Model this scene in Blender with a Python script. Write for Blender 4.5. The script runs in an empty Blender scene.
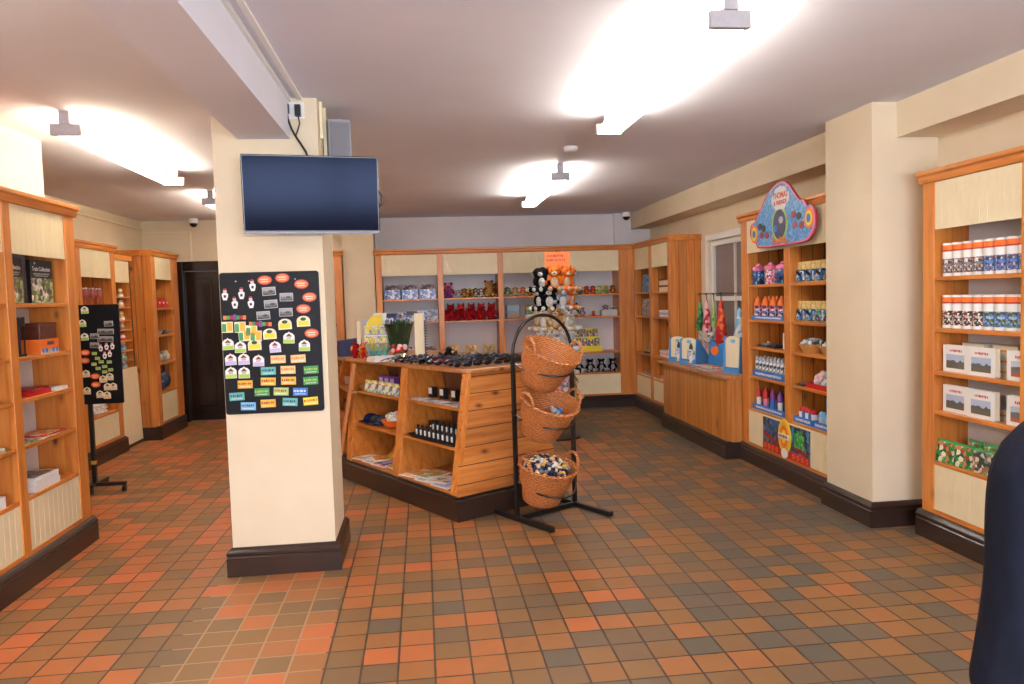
import bpy, bmesh, math, random
from math import sin, cos, pi, radians as rad
from mathutils import Vector, Matrix
random.seed(7)
SC = bpy.context.scene
COL = SC.collection

# ------------------------------------------------------------------ materials
MATS = {}
def lin(c):
    return tuple((x/12.92 if x <= .04045 else ((x+.055)/1.055)**2.4) for x in [v/255 for v in c])
def pbr(name, color, rough=.55, metal=0., spec=.5, emit=None, strength=0., coat=0., trans=0.):
    if name in MATS: return MATS[name]
    m = bpy.data.materials.new(name); m.use_nodes = True
    b = m.node_tree.nodes['Principled BSDF']
    b.inputs['Base Color'].default_value = (*color, 1)
    b.inputs['Roughness'].default_value = rough
    b.inputs['Metallic'].default_value = metal
    b.inputs['Specular IOR Level'].default_value = spec
    b.inputs['Coat Weight'].default_value = coat
    b.inputs['Transmission Weight'].default_value = trans
    if emit:
        b.inputs['Emission Color'].default_value = (*emit, 1); b.inputs['Emission Strength'].default_value = strength
    MATS[name] = m; return m
def N(m, t, **kw):
    n = m.node_tree.nodes.new(t)
    for k, v in kw.items():
        if k in n.inputs: n.inputs[k].default_value = v
        else: setattr(n, k, v)
    return n
def L(m, a, ao, b, bi): m.node_tree.links.new(a.outputs[ao], b.inputs[bi])
def ramp(m, stops, interp='LINEAR'):
    r = m.node_tree.nodes.new('ShaderNodeValToRGB'); e = r.color_ramp.elements; r.color_ramp.interpolation = interp
    while len(e) > 1: e.remove(e[-1])
    e[0].position = stops[0][0]; e[0].color = (*stops[0][1], 1)
    for p, c in stops[1:]:
        x = e.new(p); x.color = (*c, 1)
    return r
def srgb(r, g, b): return lin((r, g, b))
def noisy(name, c1, c2, scale=40, rough=.6, bump=0., detail=3, stretch=None, spec=.5, bscale=None):
    m = pbr(name, c1, rough, spec=spec); bs = m.node_tree.nodes['Principled BSDF']
    tc = N(m, 'ShaderNodeTexCoord'); mp = N(m, 'ShaderNodeMapping')
    if stretch: mp.inputs['Scale'].default_value = stretch
    L(m, tc, 'Object', mp, 'Vector')
    nz = N(m, 'ShaderNodeTexNoise', Scale=scale, Detail=detail); L(m, mp, 'Vector', nz, 'Vector')
    r = ramp(m, [(.3, c1), (.7, c2)]); L(m, nz, 'Fac', r, 'Fac'); L(m, r, 'Color', bs, 'Base Color')
    if bump:
        n2 = N(m, 'ShaderNodeTexNoise', Scale=bscale or scale*2, Detail=3); L(m, mp, 'Vector', n2, 'Vector')
        bp = N(m, 'ShaderNodeBump', Strength=bump, Distance=.01); L(m, n2, 'Fac', bp, 'Height'); L(m, bp, 'Normal', bs, 'Normal')
    return m
def patches(name, cols, scale=60, rough=.4, coat=0., stretch=None):
    """printed packaging: constant-colour cells out of a small palette"""
    m = pbr(name, cols[0], rough, coat=coat); bs = m.node_tree.nodes['Principled BSDF']
    tc = N(m, 'ShaderNodeTexCoord'); mp = N(m, 'ShaderNodeMapping')
    if stretch: mp.inputs['Scale'].default_value = stretch
    L(m, tc, 'Object', mp, 'Vector')
    v = N(m, 'ShaderNodeTexVoronoi', Scale=scale); L(m, mp, 'Vector', v, 'Vector')
    sp = N(m, 'ShaderNodeSeparateColor'); L(m, v, 'Color', sp, 'Color')
    k = len(cols); r = ramp(m, [(i/k, c) for i, c in enumerate(cols)], 'CONSTANT')
    L(m, sp, 'Red', r, 'Fac'); L(m, r, 'Color', bs, 'Base Color'); return m
def wood(name, axis, boards=None, pitch=.095, light=(214, 140, 62), dark=(188, 106, 38), rough=.38):
    """orange varnished pine: long grain along axis, knots, optional tongue-and-groove boards across axis 'boards'"""
    m = pbr(name, srgb(*light), rough, coat=.15); bs = m.node_tree.nodes['Principled BSDF']
    bs.inputs['Coat Roughness'].default_value = .25
    tc = N(m, 'ShaderNodeTexCoord'); mp = N(m, 'ShaderNodeMapping')
    s = [16, 16, 16]; s['xyz'.index(axis)] = 1.1
    mp.inputs['Scale'].default_value = s
    L(m, tc, 'Object', mp, 'Vector')
    nz = N(m, 'ShaderNodeTexNoise', Scale=1.6, Detail=5, Distortion=.6); L(m, mp, 'Vector', nz, 'Vector')
    r = ramp(m, [(.18, srgb(*[int(v*.86) for v in dark])), (.34, srgb(*dark)), (.5, srgb(*[int(a*.45+b*.55) for a, b in zip(dark, light)])), (.72, srgb(*light))])
    L(m, nz, 'Fac', r, 'Fac')
    mk = N(m, 'ShaderNodeMapping'); s2 = [6.5, 6.5, 6.5]; s2['xyz'.index(axis)] = 3.2; mk.inputs['Scale'].default_value = s2
    L(m, tc, 'Object', mk, 'Vector')
    vo = N(m, 'ShaderNodeTexVoronoi', Scale=1.0); L(m, mk, 'Vector', vo, 'Vector')
    kr = ramp(m, [(0, (1, 1, 1)), (.06, (.85, .85, .85)), (.11, (.3, .3, .3)), (.19, (0, 0, 0))]); L(m, vo, 'Distance', kr, 'Fac')
    mx = N(m, 'ShaderNodeMix', data_type='RGBA'); L(m, kr, 'Color', mx, 0); L(m, r, 'Color', mx, 6)
    mx.inputs[7].default_value = (*srgb(82, 40, 18), 1)
    last = (mx, 2)
    if boards:
        sx = N(m, 'ShaderNodeSeparateXYZ'); L(m, tc, 'Object', sx, 'Vector')
        d = N(m, 'ShaderNodeMath', operation='DIVIDE'); L(m, sx, boards.upper(), d, 0); d.inputs[1].default_value = pitch
        fl = N(m, 'ShaderNodeMath', operation='FLOOR'); L(m, d, 'Value', fl, 0)
        wn = N(m, 'ShaderNodeTexWhiteNoise', noise_dimensions='1D'); L(m, fl, 'Value', wn, 'W')
        mr = N(m, 'ShaderNodeMapRange'); L(m, wn, 'Value', mr, 'Value'); mr.inputs[3].default_value = .78; mr.inputs[4].default_value = 1.1
        hs = N(m, 'ShaderNodeHueSaturation'); L(m, mr, 'Result', hs, 'Value'); m.node_tree.links.new(last[0].outputs[last[1]], hs.inputs['Color'])
        fr = N(m, 'ShaderNodeMath', operation='FRACT'); L(m, d, 'Value', fr, 0)
        lt = N(m, 'ShaderNodeMath', operation='LESS_THAN'); L(m, fr, 'Value', lt, 0); lt.inputs[1].default_value = .05
        m2 = N(m, 'ShaderNodeMix', data_type='RGBA'); L(m, lt, 'Value', m2, 0); L(m, hs, 'Color', m2, 6); m2.inputs[7].default_value = (*srgb(70, 36, 16), 1)
        bp = N(m, 'ShaderNodeBump', Strength=.6, Distance=.004, invert=True); L(m, lt, 'Value', bp, 'Height'); L(m, bp, 'Normal', bs, 'Normal')
        last = (m2, 2)
    m.node_tree.links.new(last[0].outputs[last[1]], bs.inputs['Base Color'])
    return m
W_Z = wood('pine_upright', 'z'); W_X = wood('pine_shelf', 'x'); W_Y = wood('pine_side', 'y')
W_ZBX = wood('pine_boarding_x', 'z', 'x'); W_ZBY = wood('pine_boarding_y', 'z', 'y')
W_ZBXL = wood('pine_counter_boarding', 'z', 'x', .11, light=(206, 140, 66), dark=(176, 104, 40))
W_XB = wood('pine_horizontal_boarding', 'x', 'z', .118, light=(214, 142, 70), dark=(180, 104, 44))
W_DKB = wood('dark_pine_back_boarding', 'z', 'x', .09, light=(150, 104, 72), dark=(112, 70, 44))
W_TOP = wood('pine_counter_top', 'x', light=(196, 138, 84), dark=(160, 100, 54))
CREAM = noisy('cream_paint_on_boarding', srgb(236, 222, 186), srgb(230, 214, 176), 9, .45)
PLINTH = noisy('dark_brown_gloss_paint', srgb(52, 36, 30), srgb(42, 29, 24), 6, .28)
WALL = noisy('cream_wall_emulsion', srgb(228, 213, 186), srgb(222, 206, 178), 3, .75, bump=.05, bscale=60)
PALE = noisy('pale_wall_emulsion', srgb(232, 228, 230), srgb(224, 220, 222), 3, .75, bump=.05, bscale=60)
CEIL = noisy('ceiling_emulsion', srgb(228, 231, 246), srgb(220, 223, 238), 1.2, .8, bump=.12, bscale=5)
BLK = pbr('black_steel', srgb(22, 22, 24), .35)
BLKP = pbr('black_plastic', srgb(18, 18, 20), .4)
PAL = dict(white=(238, 238, 236), cream=(236, 224, 190), navy=(28, 36, 84), blue=(46, 116, 196), sky=(120, 184, 226), red=(186, 28, 30), crimson=(150, 20, 34),
           orange=(238, 118, 40), amber=(240, 178, 50), yellow=(240, 214, 40), lime=(170, 206, 70), green=(64, 150, 84), dkgreen=(20, 74, 44), teal=(96, 178, 176),
           pink=(232, 120, 160), pale_pink=(244, 190, 200), purple=(120, 60, 150), lilac=(196, 182, 226), brown=(110, 62, 34), tan=(204, 152, 88), fawn=(226, 200, 164),
           grey=(128, 126, 128), ltgrey=(184, 184, 188), dkgrey=(62, 62, 66), black=(20, 20, 22), peach=(246, 196, 130), sage=(176, 200, 120), gold=(206, 160, 70),
           skin=(212, 160, 128), denim=(60, 74, 104), ink=(70, 60, 66))
def C(k, rough=.5): return pbr(k + '_finish', srgb(*PAL[k]), rough)
def FUR(k): return noisy(k + '_plush', srgb(*PAL[k]), srgb(*[int(v*.72) for v in PAL[k]]), 90, .95, bump=.6, spec=.1) if (k+'_plush') not in MATS else MATS[k+'_plush']

# ------------------------------------------------------------------ mesh builder
class MB:
    def __init__(s): s.v = []; s.f = []; s.m = []
    def add(s, vs, fs, m=0):
        o = len(s.v); s.v += [tuple(p) for p in vs]
        for f in fs: s.f.append([i+o for i in f]); s.m.append(m)
        return s
    def box(s, x0, y0, z0, x1, y1, z1, m=0, top=None, front=None):
        if x0 > x1: x0, x1 = x1, x0
        if y0 > y1: y0, y1 = y1, y0
        if z0 > z1: z0, z1 = z1, z0
        vs = [(x0, y0, z0), (x1, y0, z0), (x1, y1, z0), (x0, y1, z0), (x0, y0, z1), (x1, y0, z1), (x1, y1, z1), (x0, y1, z1)]
        fs = [(0, 3, 2, 1), (4, 5, 6, 7), (0, 1, 5, 4), (1, 2, 6, 5), (2, 3, 7, 6), (3, 0, 4, 7)]
        o = len(s.v); s.v += vs
        for i, f in enumerate(fs):
            s.f.append([k+o for k in f]); s.m.append(top if (i == 1 and top is not None) else front if (i == 2 and front is not None) else m)
        return s
    def hexa(s, b, t, m=0):
        n = len(b); s.add(list(b)+list(t), [list(range(n))[::-1], list(range(n, 2*n))] + [(i, (i+1) % n, n+(i+1) % n, n+i) for i in range(n)], m); return s
    def prism(s, poly, a, b, axis='z', m=0):
        """extrude a 2-D outline; axis z: (x,y); axis y: (x,z); axis x: (y,z)"""
        mk = {'z': lambda p, q: (p[0], p[1], q), 'y': lambda p, q: (p[0], q, p[1]), 'x': lambda p, q: (q, p[0], p[1])}[axis]
        return s.hexa([mk(p, a) for p in poly], [mk(p, b) for p in poly], m)
    def cyl(s, p0, p1, r0, r1=None, n=12, m=0):
        r1 = r0 if r1 is None else r1
        p0, p1 = Vector(p0), Vector(p1); d = (p1-p0).normalized()
        a = d.orthogonal().normalized(); b = d.cross(a)
        B = [p0 + r0*(cos(2*pi*i/n)*a + sin(2*pi*i/n)*b) for i in range(n)]
        T = [p1 + r1*(cos(2*pi*i/n)*a + sin(2*pi*i/n)*b) for i in range(n)]
        return s.hexa(B, T, m)
    def tube(s, pts, r, n=8, m=0, closed=False):
        pts = [Vector(p) for p in pts]; K = len(pts); rings = []; up = None
        for i, p in enumerate(pts):
            d = ((pts[(i+1) % K]-pts[i-1]) if closed else (pts[min(i+1, K-1)]-pts[max(i-1, 0)])).normalized()
            up = d.orthogonal().normalized() if up is None else (up - d*up.dot(d)).normalized()
            b = d.cross(up); rr = r[i] if isinstance(r, (list, tuple)) else r
            rings.append([p + rr*(cos(2*pi*k/n)*up + sin(2*pi*k/n)*b) for k in range(n)])
        vs = [q for g in rings for q in g]; fs = []
        for i in range(K if closed else K-1):
            j = (i+1) % K
            for k in range(n): fs.append((i*n+k, i*n+(k+1) % n, j*n+(k+1) % n, j*n+k))
        if not closed: fs += [list(range(n))[::-1], [(K-1)*n+k for k in range(n)]]
        return s.add(vs, fs, m)
    def lathe(s, prof, c=(0, 0, 0), n=16, m=0, sx=1., sy=1., mz=None):
        """prof: [(r,z)]; mz: optional per-band material list"""
        c = Vector(c); o = len(s.v)
        for r, z in prof:
            for k in range(n): s.v.append((c.x+r*sx*cos(2*pi*k/n), c.y+r*sy*sin(2*pi*k/n), c.z+z))
        for i in range(len(prof)-1):
            for k in range(n):
                s.f.append([o+i*n+k, o+i*n+(k+1) % n, o+(i+1)*n+(k+1) % n, o+(i+1)*n+k]); s.m.append(mz[i] if mz else m)
        s.f.append([o+k for k in range(n)][::-1]); s.m.append(mz[0] if mz else m)
        s.f.append([o+(len(prof)-1)*n+k for k in range(n)]); s.m.append(mz[-1] if mz else m)
        return s
    def ell(s, c, r, m=0, rot=None, n=12, k=8):
        c = Vector(c); r = (r, r, r) if not isinstance(r, (tuple, list)) else r
        M = Matrix.Identity(3) if rot is None else Matrix.Rotation(rot[1], 3, rot[0])
        vs = [c + M @ Vector((0, 0, -r[2]))]
        for i in range(1, k):
            a = -pi/2 + pi*i/k
            for j in range(n): vs.append(c + M @ Vector((r[0]*cos(a)*cos(2*pi*j/n), r[1]*cos(a)*sin(2*pi*j/n), r[2]*sin(a))))
        vs.append(c + M @ Vector((0, 0, r[2]))); fs = []
        for j in range(n):
            fs.append((0, 1+(j+1) % n, 1+j)); T = len(vs)-1; b = 1+(k-2)*n
            fs.append((T, b+j, b+(j+1) % n))
        for i in range(k-2):
            for j in range(n): a = 1+i*n; fs.append((a+j, a+(j+1) % n, a+n+(j+1) % n, a+n+j))
        return s.add(vs, fs, m)
    def disc(s, cx, cz, rx, rz, y0, y1, m=0, n=20, rot=0.):
        P = []
        for i in range(n):
            x, z = rx*cos(2*pi*i/n), rz*sin(2*pi*i/n); P.append((cx+x*cos(rot)-z*sin(rot), cz+x*sin(rot)+z*cos(rot)))
        return s.prism(P, y0, y1, 'y', m)
    def xf(s, M, start=0):
        for i in range(start, len(s.v)): s.v[i] = tuple(M @ Vector(s.v[i]))
        return s
    def build(s, name, mats, parent=None, smooth=False, bevel=0., label=None):
        if not isinstance(mats, (list, tuple)): mats = [mats]
        me = bpy.data.meshes.new(name); me.from_pydata(s.v, [], s.f)
        for q in mats: me.materials.append(q)
        for p, mi in zip(me.polygons, s.m): p.material_index = mi; p.use_smooth = smooth
        me.validate(); bm = bmesh.new(); bm.from_mesh(me); bmesh.ops.recalc_face_normals(bm, faces=bm.faces); bm.to_mesh(me); bm.free()
        o = bpy.data.objects.new(name, me); COL.objects.link(o)
        if parent: o.parent = parent
        if bevel:
            b = o.modifiers.new('bevel', 'BEVEL'); b.width = bevel; b.segments = 2; b.limit_method = 'ANGLE'; b.angle_limit = rad(40)
        if smooth:
            try: me.set_sharp_from_angle(angle=rad(50))
            except Exception: pass
        if label: o['label'] = label
        return o
def tag(o, label, cat, group=None, loc=None, rz=None, kind=None):
    o['label'] = label; o['category'] = cat
    if group: o['group'] = group
    if kind: o['kind'] = kind
    if loc is not None: o.location = loc
    if rz is not None: o.rotation_euler = (0, 0, rz)
    return o
def thing(name, label, cat, loc=(0, 0, 0), rz=0., group=None):
    o = bpy.data.objects.new(name, None); COL.objects.link(o); o.empty_display_size = .05
    return tag(o, label, cat, group, loc, rz)
def struct(name, mb, mats, **kw):
    o = mb.build(name, mats, **kw); o['kind'] = 'structure'; return o
def dup(root, loc, rz=None, label=None, group=None, rot=None, scale=None):
    r = root.copy(); COL.objects.link(r); r.location = loc
    if rz is not None: r.rotation_euler = (0, 0, rz)
    if rot is not None: r.rotation_euler = rot
    if scale is not None: r.scale = scale if isinstance(scale, (tuple, list)) else (scale,)*3
    if label: r['label'] = label
    if group: r['group'] = group
    for ch in root.children:
        c = ch.copy(); COL.objects.link(c); c.parent = r
        for g in ch.children:
            d = g.copy(); COL.objects.link(d); d.parent = c
    return r
def nth(i, n, a='left', b='right'):
    W = ['first', 'second', 'third', 'fourth', 'fifth', 'sixth', 'seventh', 'eighth', 'ninth', 'tenth', 'eleventh', 'twelfth', 'thirteenth']
    if n == 1: return 'only one'
    if i == 0: return a + 'most' if a in ('left', 'right', 'top') else 'nearest' if a == 'near' else a + 'most'
    if i == n-1 and n > 2: return b + 'most' if b in ('left', 'right', 'top', 'bottom') else b
    if n == 2: return b + 'most'
    return W[i] + ' from the ' + a
class Row:
    """places first the original then copies of a thing"""
    def __init__(s, proto): s.p = proto; s.used = False
    def put(s, loc, rz, label, group=None, scale=None, rot=None):
        if not s.used:
            s.used = True; o = s.p; o.location = loc; o.rotation_euler = rot if rot is not None else (0, 0, rz); o['label'] = label
            if group: o['group'] = group
            if scale: o.scale = (scale,)*3
            return o
        return dup(s.p, loc, rz, label, group, rot=rot, scale=scale)
def text(name, body, size, parent, loc, rot=(pi/2, 0, 0), mat=None, depth=.001, align='CENTER', bold=0., sx=1.):
    cu = bpy.data.curves.new(name, 'FONT'); cu.body = body; cu.size = size; cu.extrude = depth; cu.align_x = align; cu.align_y = 'CENTER'; cu.offset = bold
    cu.space_line = .85
    t = bpy.data.objects.new(name, cu); COL.objects.link(t)
    dg = bpy.context.evaluated_depsgraph_get(); me = bpy.data.meshes.new_from_object(t.evaluated_get(dg)); COL.objects.unlink(t); bpy.data.objects.remove(t)
    me.materials.clear(); me.materials.append(mat or C('black'))
    o = bpy.data.objects.new(name, me); COL.objects.link(o); o.parent = parent; o.location = loc; o.rotation_euler = rot; o.scale = (sx, 1, 1); return o
def scribble(mb, x0, x1, z, h, y, m, seed=0):
    """rows of tiny ink strokes standing for lettering too small to read"""
    R = random.Random(seed); x = x0
    while x < x1-h*.3:
        w = h*R.uniform(.25, .6); mb.box(x, y-.0006, z-h*R.uniform(.3, .5), min(x+w, x1), y, z+h*R.uniform(.3, .5), m); x += w+h*R.uniform(.15, .4)
def picture(mb, x0, x1, z0, z1, y, ms, seed=0, n=9):
    """small printed landscape: sky, hills, foreground"""
    R = random.Random(seed); w = (x1-x0)/n; H = z1-z0
    h1 = [z0+H*R.uniform(.45, .68) for _ in range(n+1)]; h2 = [z0+H*R.uniform(.15, .4) for _ in range(n+1)]
    for i in range(n):
        a, b = x0+i*w, x0+(i+1)*w
        mb.add([(a, y, h1[i]), (b, y, h1[i+1]), (b, y, z1), (a, y, z1)], [(0, 1, 2, 3)], ms[0])
        mb.add([(a, y, h2[i]), (b, y, h2[i+1]), (b, y, h1[i+1]), (a, y, h1[i])], [(0, 1, 2, 3)], ms[1])
        mb.add([(a, y, z0), (b, y, z0), (b, y, h2[i+1]), (a, y, h2[i])], [(0, 1, 2, 3)], ms[2])
# ------------------------------------------------------------------ the room
XR, YB, ZC = 3.23, 10.5, 2.655
def floor_mat():
    m = pbr('quarry_tiles', srgb(170, 95, 60), .42); bs = m.node_tree.nodes['Principled BSDF']
    tc = N(m, 'ShaderNodeTexCoord'); mp = N(m, 'ShaderNodeMapping'); mp.inputs['Scale'].default_value = (1/.152, 1/.152, 1); mp.inputs['Location'].default_value = (.0, -.62, 0)
    L(m, tc, 'Object', mp, 'Vector')
    sx = N(m, 'ShaderNodeSeparateXYZ'); L(m, mp, 'Vector', sx, 'Vector')
    def mth(op, a, b=None, c=None):
        n = N(m, 'ShaderNodeMath', operation=op)
        for i, v in enumerate((a, b, c)):
            if v is None: continue
            if isinstance(v, (int, float)): n.inputs[i].default_value = v
            else: m.node_tree.links.new(v, n.inputs[i])
        return n.outputs[0]
    ix, iy = mth('FLOOR', sx.outputs['X']), mth('FLOOR', sx.outputs['Y'])
    fx, fy = mth('FRACT', sx.outputs['X']), mth('FRACT', sx.outputs['Y'])
    ex = mth('MINIMUM', fx, mth('SUBTRACT', 1., fx)); ey = mth('MINIMUM', fy, mth('SUBTRACT', 1., fy))
    ed = mth('MINIMUM', ex, ey)
    # each joint wanders a little
    nzj = N(m, 'ShaderNodeTexNoise', Scale=9.); L(m, tc, 'Object', nzj, 'Vector')
    ed = mth('ADD', ed, mth('MULTIPLY', mth('SUBTRACT', nzj.outputs['Fac'], .5), .03))
    gr = mth('LESS_THAN', ed, .030)
    cb = N(m, 'ShaderNodeCombineXYZ'); m.node_tree.links.new(ix, cb.inputs['X']); m.node_tree.links.new(iy, cb.inputs['Y'])
    wn = N(m, 'ShaderNodeTexWhiteNoise', noise_dimensions='2D'); L(m, cb, 'Vector', wn, 'Vector')
    # laid in drifts: greyer batches towards the right-hand walkway
    big = N(m, 'ShaderNodeTexNoise', Scale=.16, Detail=2); L(m, cb, 'Vector', big, 'Vector')
    gx = N(m, 'ShaderNodeMapRange'); L(m, sx, 'X', gx, 'Value'); gx.inputs[1].default_value = -9; gx.inputs[2].default_value = 15; gx.inputs[3].default_value = 0; gx.inputs[4].default_value = .50
    v = mth('ADD', wn.outputs['Value'], mth('SUBTRACT', mth('MULTIPLY', mth('SUBTRACT', big.outputs['Fac'], .5), -1.1), gx.outputs['Result']))
    r = ramp(m, [(0, srgb(92, 86, 76)), (.16, srgb(104, 90, 74)), (.28, srgb(118, 90, 62)), (.42, srgb(132, 98, 58)), (.58, srgb(146, 99, 56)), (.74, srgb(164, 102, 56)), (.88, srgb(180, 103, 57)), (1, srgb(192, 103, 57))])
    m.node_tree.links.new(mth('ADD', mth('MULTIPLY', v, .74), .28), r.inputs['Fac'])
    n2 = N(m, 'ShaderNodeTexNoise', Scale=11., Detail=4); L(m, tc, 'Object', n2, 'Vector')
    mr = N(m, 'ShaderNodeMapRange'); L(m, n2, 'Fac', mr, 'Value'); mr.inputs[3].default_value = .80; mr.inputs[4].default_value = 1.2
    hs = N(m, 'ShaderNodeHueSaturation'); L(m, mr, 'Result', hs, 'Value'); L(m, r, 'Color', hs, 'Color')
    # grout: dark, with a newer pale repair in front of the pillar
    ob = N(m, 'ShaderNodeSeparateXYZ'); L(m, tc, 'Object', ob, 'Vector')
    inx = mth('MULTIPLY', mth('GREATER_THAN', ob.outputs['X'], -1.16), mth('LESS_THAN', ob.outputs['X'], -.47))
    iny = mth('MULTIPLY', mth('GREATER_THAN', ob.outputs['Y'], 3.0), mth('LESS_THAN', ob.outputs['Y'], 4.5))
    new = mth('MULTIPLY', inx, iny)
    mg = N(m, 'ShaderNodeMix', data_type='RGBA'); m.node_tree.links.new(new, mg.inputs[0]); mg.inputs[6].default_value = (*srgb(66, 48, 38), 1); mg.inputs[7].default_value = (*srgb(166, 134, 100), 1)
    mx = N(m, 'ShaderNodeMix', data_type='RGBA'); m.node_tree.links.new(gr, mx.inputs[0]); L(m, hs, 'Color', mx, 6); L(m, mg, 2, mx, 7)
    L(m, mx, 2, bs, 'Base Color')
    rr = N(m, 'ShaderNodeMapRange'); L(m, n2, 'Fac', rr, 'Value'); rr.inputs[3].default_value = .36; rr.inputs[4].default_value = .6; L(m, rr, 'Result', bs, 'Roughness')
    bp = N(m, 'ShaderNodeBump', Strength=.5, Distance=.004, invert=True); m.node_tree.links.new(gr, bp.inputs['Height']); L(m, bp, 'Normal', bs, 'Normal')
    return m
FLOOR = floor_mat()
struct('floor', MB().box(-3.75, -2.8, -.1, 3.4, 10.7, 0), FLOOR)
struct('ceiling', MB().box(-3.75, -2.8, ZC, 3.4, 10.7, ZC+.1), CEIL)
# right wall with the sash window opening
wy0, wy1, wz0, wz1 = 7.30, 8.24, .80, 2.09
w = MB(); w.box(XR, -2.8, 0, XR+.15, wy0, ZC).box(XR, wy1, 0, XR+.15, 10.65, ZC).box(XR, wy0, 0, XR+.15, wy1, wz0).box(XR, wy0, wz1, XR+.15, wy1, ZC)
struct('wall_right', w, WALL)
struct('wall_back', MB().box(-.98, YB, 0, XR, YB+.15, ZC), PALE)
struct('wall_left', MB().box(-3.75, 5.43, 0, -3.6, 10.65, ZC).box(-3.75, -2.8, 0, -2.48, 5.43, ZC), WALL)
struct('wall_rear', MB().box(-2.48, -2.8, 0, -1.6, -2.65, ZC).box(2.6, -2.8, 0, XR, -2.65, ZC).box(-1.6, -2.8, 0, 2.6, -2.65, 1.2).box(-1.6, -2.8, 2.0, 2.6, -2.65, ZC), WALL)
# wall with the dark door at the end of the left aisle
dx0, dx1, dz = -3.14, -2.26, 2.03
w = MB(); w.box(-3.6, 10.4, 0, dx0, 10.55, ZC).box(dx1, 10.4, 0, -.98, 10.55, ZC).box(dx0, 10.4, dz, dx1, 10.55, ZC)
struct('wall_door_side', w, WALL)
struct('wall_back_pier', MB().box(-1.0, 10.03, 0, -.60, 10.5, ZC), WALL)
struct('wall_back_corner_pier', MB().box(2.72, 10.42, 0, XR, YB, ZC), PALE)
struct('wall_right_pier', MB().box(2.79, 4.42, 0, XR, 4.96, ZC), WALL)
struct('trim_1', MB().box(2.955, 4.96, 2.43, XR, 10.42, ZC), WALL)            # boxed soffit, far
struct('trim_2', MB().box(2.955, -2.65, 2.44, XR, 4.42, ZC), WALL)            # boxed soffit, near
struct('trim_3', MB().box(-.967, -2.65, 2.432, -.69, 4.345, ZC), CEIL)         # beam down the middle of the shop
PX0, PX1, PY0, PY1 = -1.108, -.54, 4.345, 4.83
struct('wall_pillar', MB().box(PX0, PY0, 0, PX1, PY1, ZC), WALL)
struct('trim_4', MB().box(-.69, -2.65, ZC-.022, -.672, 4.345, ZC).box(-.64, -2.65, ZC-.012, -.615, 4.345, ZC), C('white'))  # cable trunking
struct('trim_5', MB().box(-.537, 4.42, 2.45, -.52, 4.44, ZC).box(-.535, 4.56, 2.2, -.517, 4.58, ZC), C('cream'))
struct('trim_6', MB().box(-3.6, 7.0, 2.54, -3.575, 10.4, 2.56).box(-3.57, 10.385, 2.5, -2.98, 10.4, 2.515).box(-2.99, 10.385, 2.04, -2.975, 10.4, 2.515), C('cream'))
SK = [(0, 0), (.03, 0), (.03, .105), (.024, .112), (.03, .12), (.03, .135), (.018, .15), (.008, .158), (0, .16)]
def skirt(name, runs):
    """runs: (x0,y0,x1,y1,nx,ny) wall line with outward normal"""
    mb = MB()
    for x0, y0, x1, y1, nx, ny in runs:
        dx, dy = (x1-x0), (y1-y0); l = math.hypot(dx, dy); dx /= l; dy /= l
        def ring(px, py, e): return [(px+nx*d+dx*e*d, py+ny*d+dy*e*d, z) for d, z in SK]
        mb.hexa(ring(x0, y0, -1), ring(x1, y1, 1))
    return struct(name, mb, PLINTH)
skirt('baseboard_pillar', [(PX0, PY0, PX1, PY0, 0, -1), (PX1, PY0, PX1, PY1, 1, 0), (PX1, PY1, PX0, PY1, 0, 1), (PX0, PY1, PX0, PY0, -1, 0)])
skirt('baseboard_right_pier', [(2.79, 4.42, 2.79, 4.96, -1, 0), (2.79, 4.42, XR-.03, 4.42, 0, -1)])
skirt('baseboard_left', [(-3.6, 5.46, -3.6, 6.8, 1, 0)])
skirt('baseboard_door_side', [(-2.14, 10.4, -1.9, 10.4, 0, -1)])
# the sash window behind the counter
m = MB()
for a, b, c, d in ((wy0, wy0+.05, wz0, wz1), (wy1-.05, wy1, wz0, wz1), (wy0+.05, wy1-.05, wz1-.06, wz1), (wy0+.05, wy1-.05, wz0, wz0+.05), (wy0+.05, wy1-.05, 1.42, 1.47)):
    m.box(XR+.035, a, c, XR+.10, b, d)
m.box(XR+.045, 7.62, wz0+.05, XR+.09, 7.65, 1.42).box(XR+.045, 7.62, 1.47, XR+.09, 7.65, wz1-.06)
win = struct('window_1', m, C('white', .35))
MB().box(XR+.064, wy0+.05, wz0+.05, XR+.07, wy1-.05, wz1-.06).build('pane', pbr('frosted_dusk_glass', srgb(112, 104, 108), .22, spec=.6), win)
MB().box(XR-.02, wy0-.07, wz0-.03, XR+.04, wy1+.07, wz0-.002).build('window_sill', C('white', .35), win)
ar = MB(); ar.box(XR-.012, wy1, wz0, XR, wy1+.07, wz1+.07).box(XR-.012, wy0-.07, wz0, XR, wy0, wz1+.07).box(XR-.012, wy0, wz1, XR, wy1, wz1+.07)
ar.build('architrave', C('white', .35), win)
# unseen rear window, added to frame the cool fill in place of flash
m = MB()
for x in (-1.6, -.2, 1.2, 2.55): m.box(x, -2.76, 1.2, x+.05, -2.70, 2.0)
m.box(-1.6, -2.76, 1.2, 2.6, -2.70, 1.25).box(-1.6, -2.76, 1.95, 2.6, -2.70, 2.0)
struct('added_rear_window', m, C('white', .35))
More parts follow.
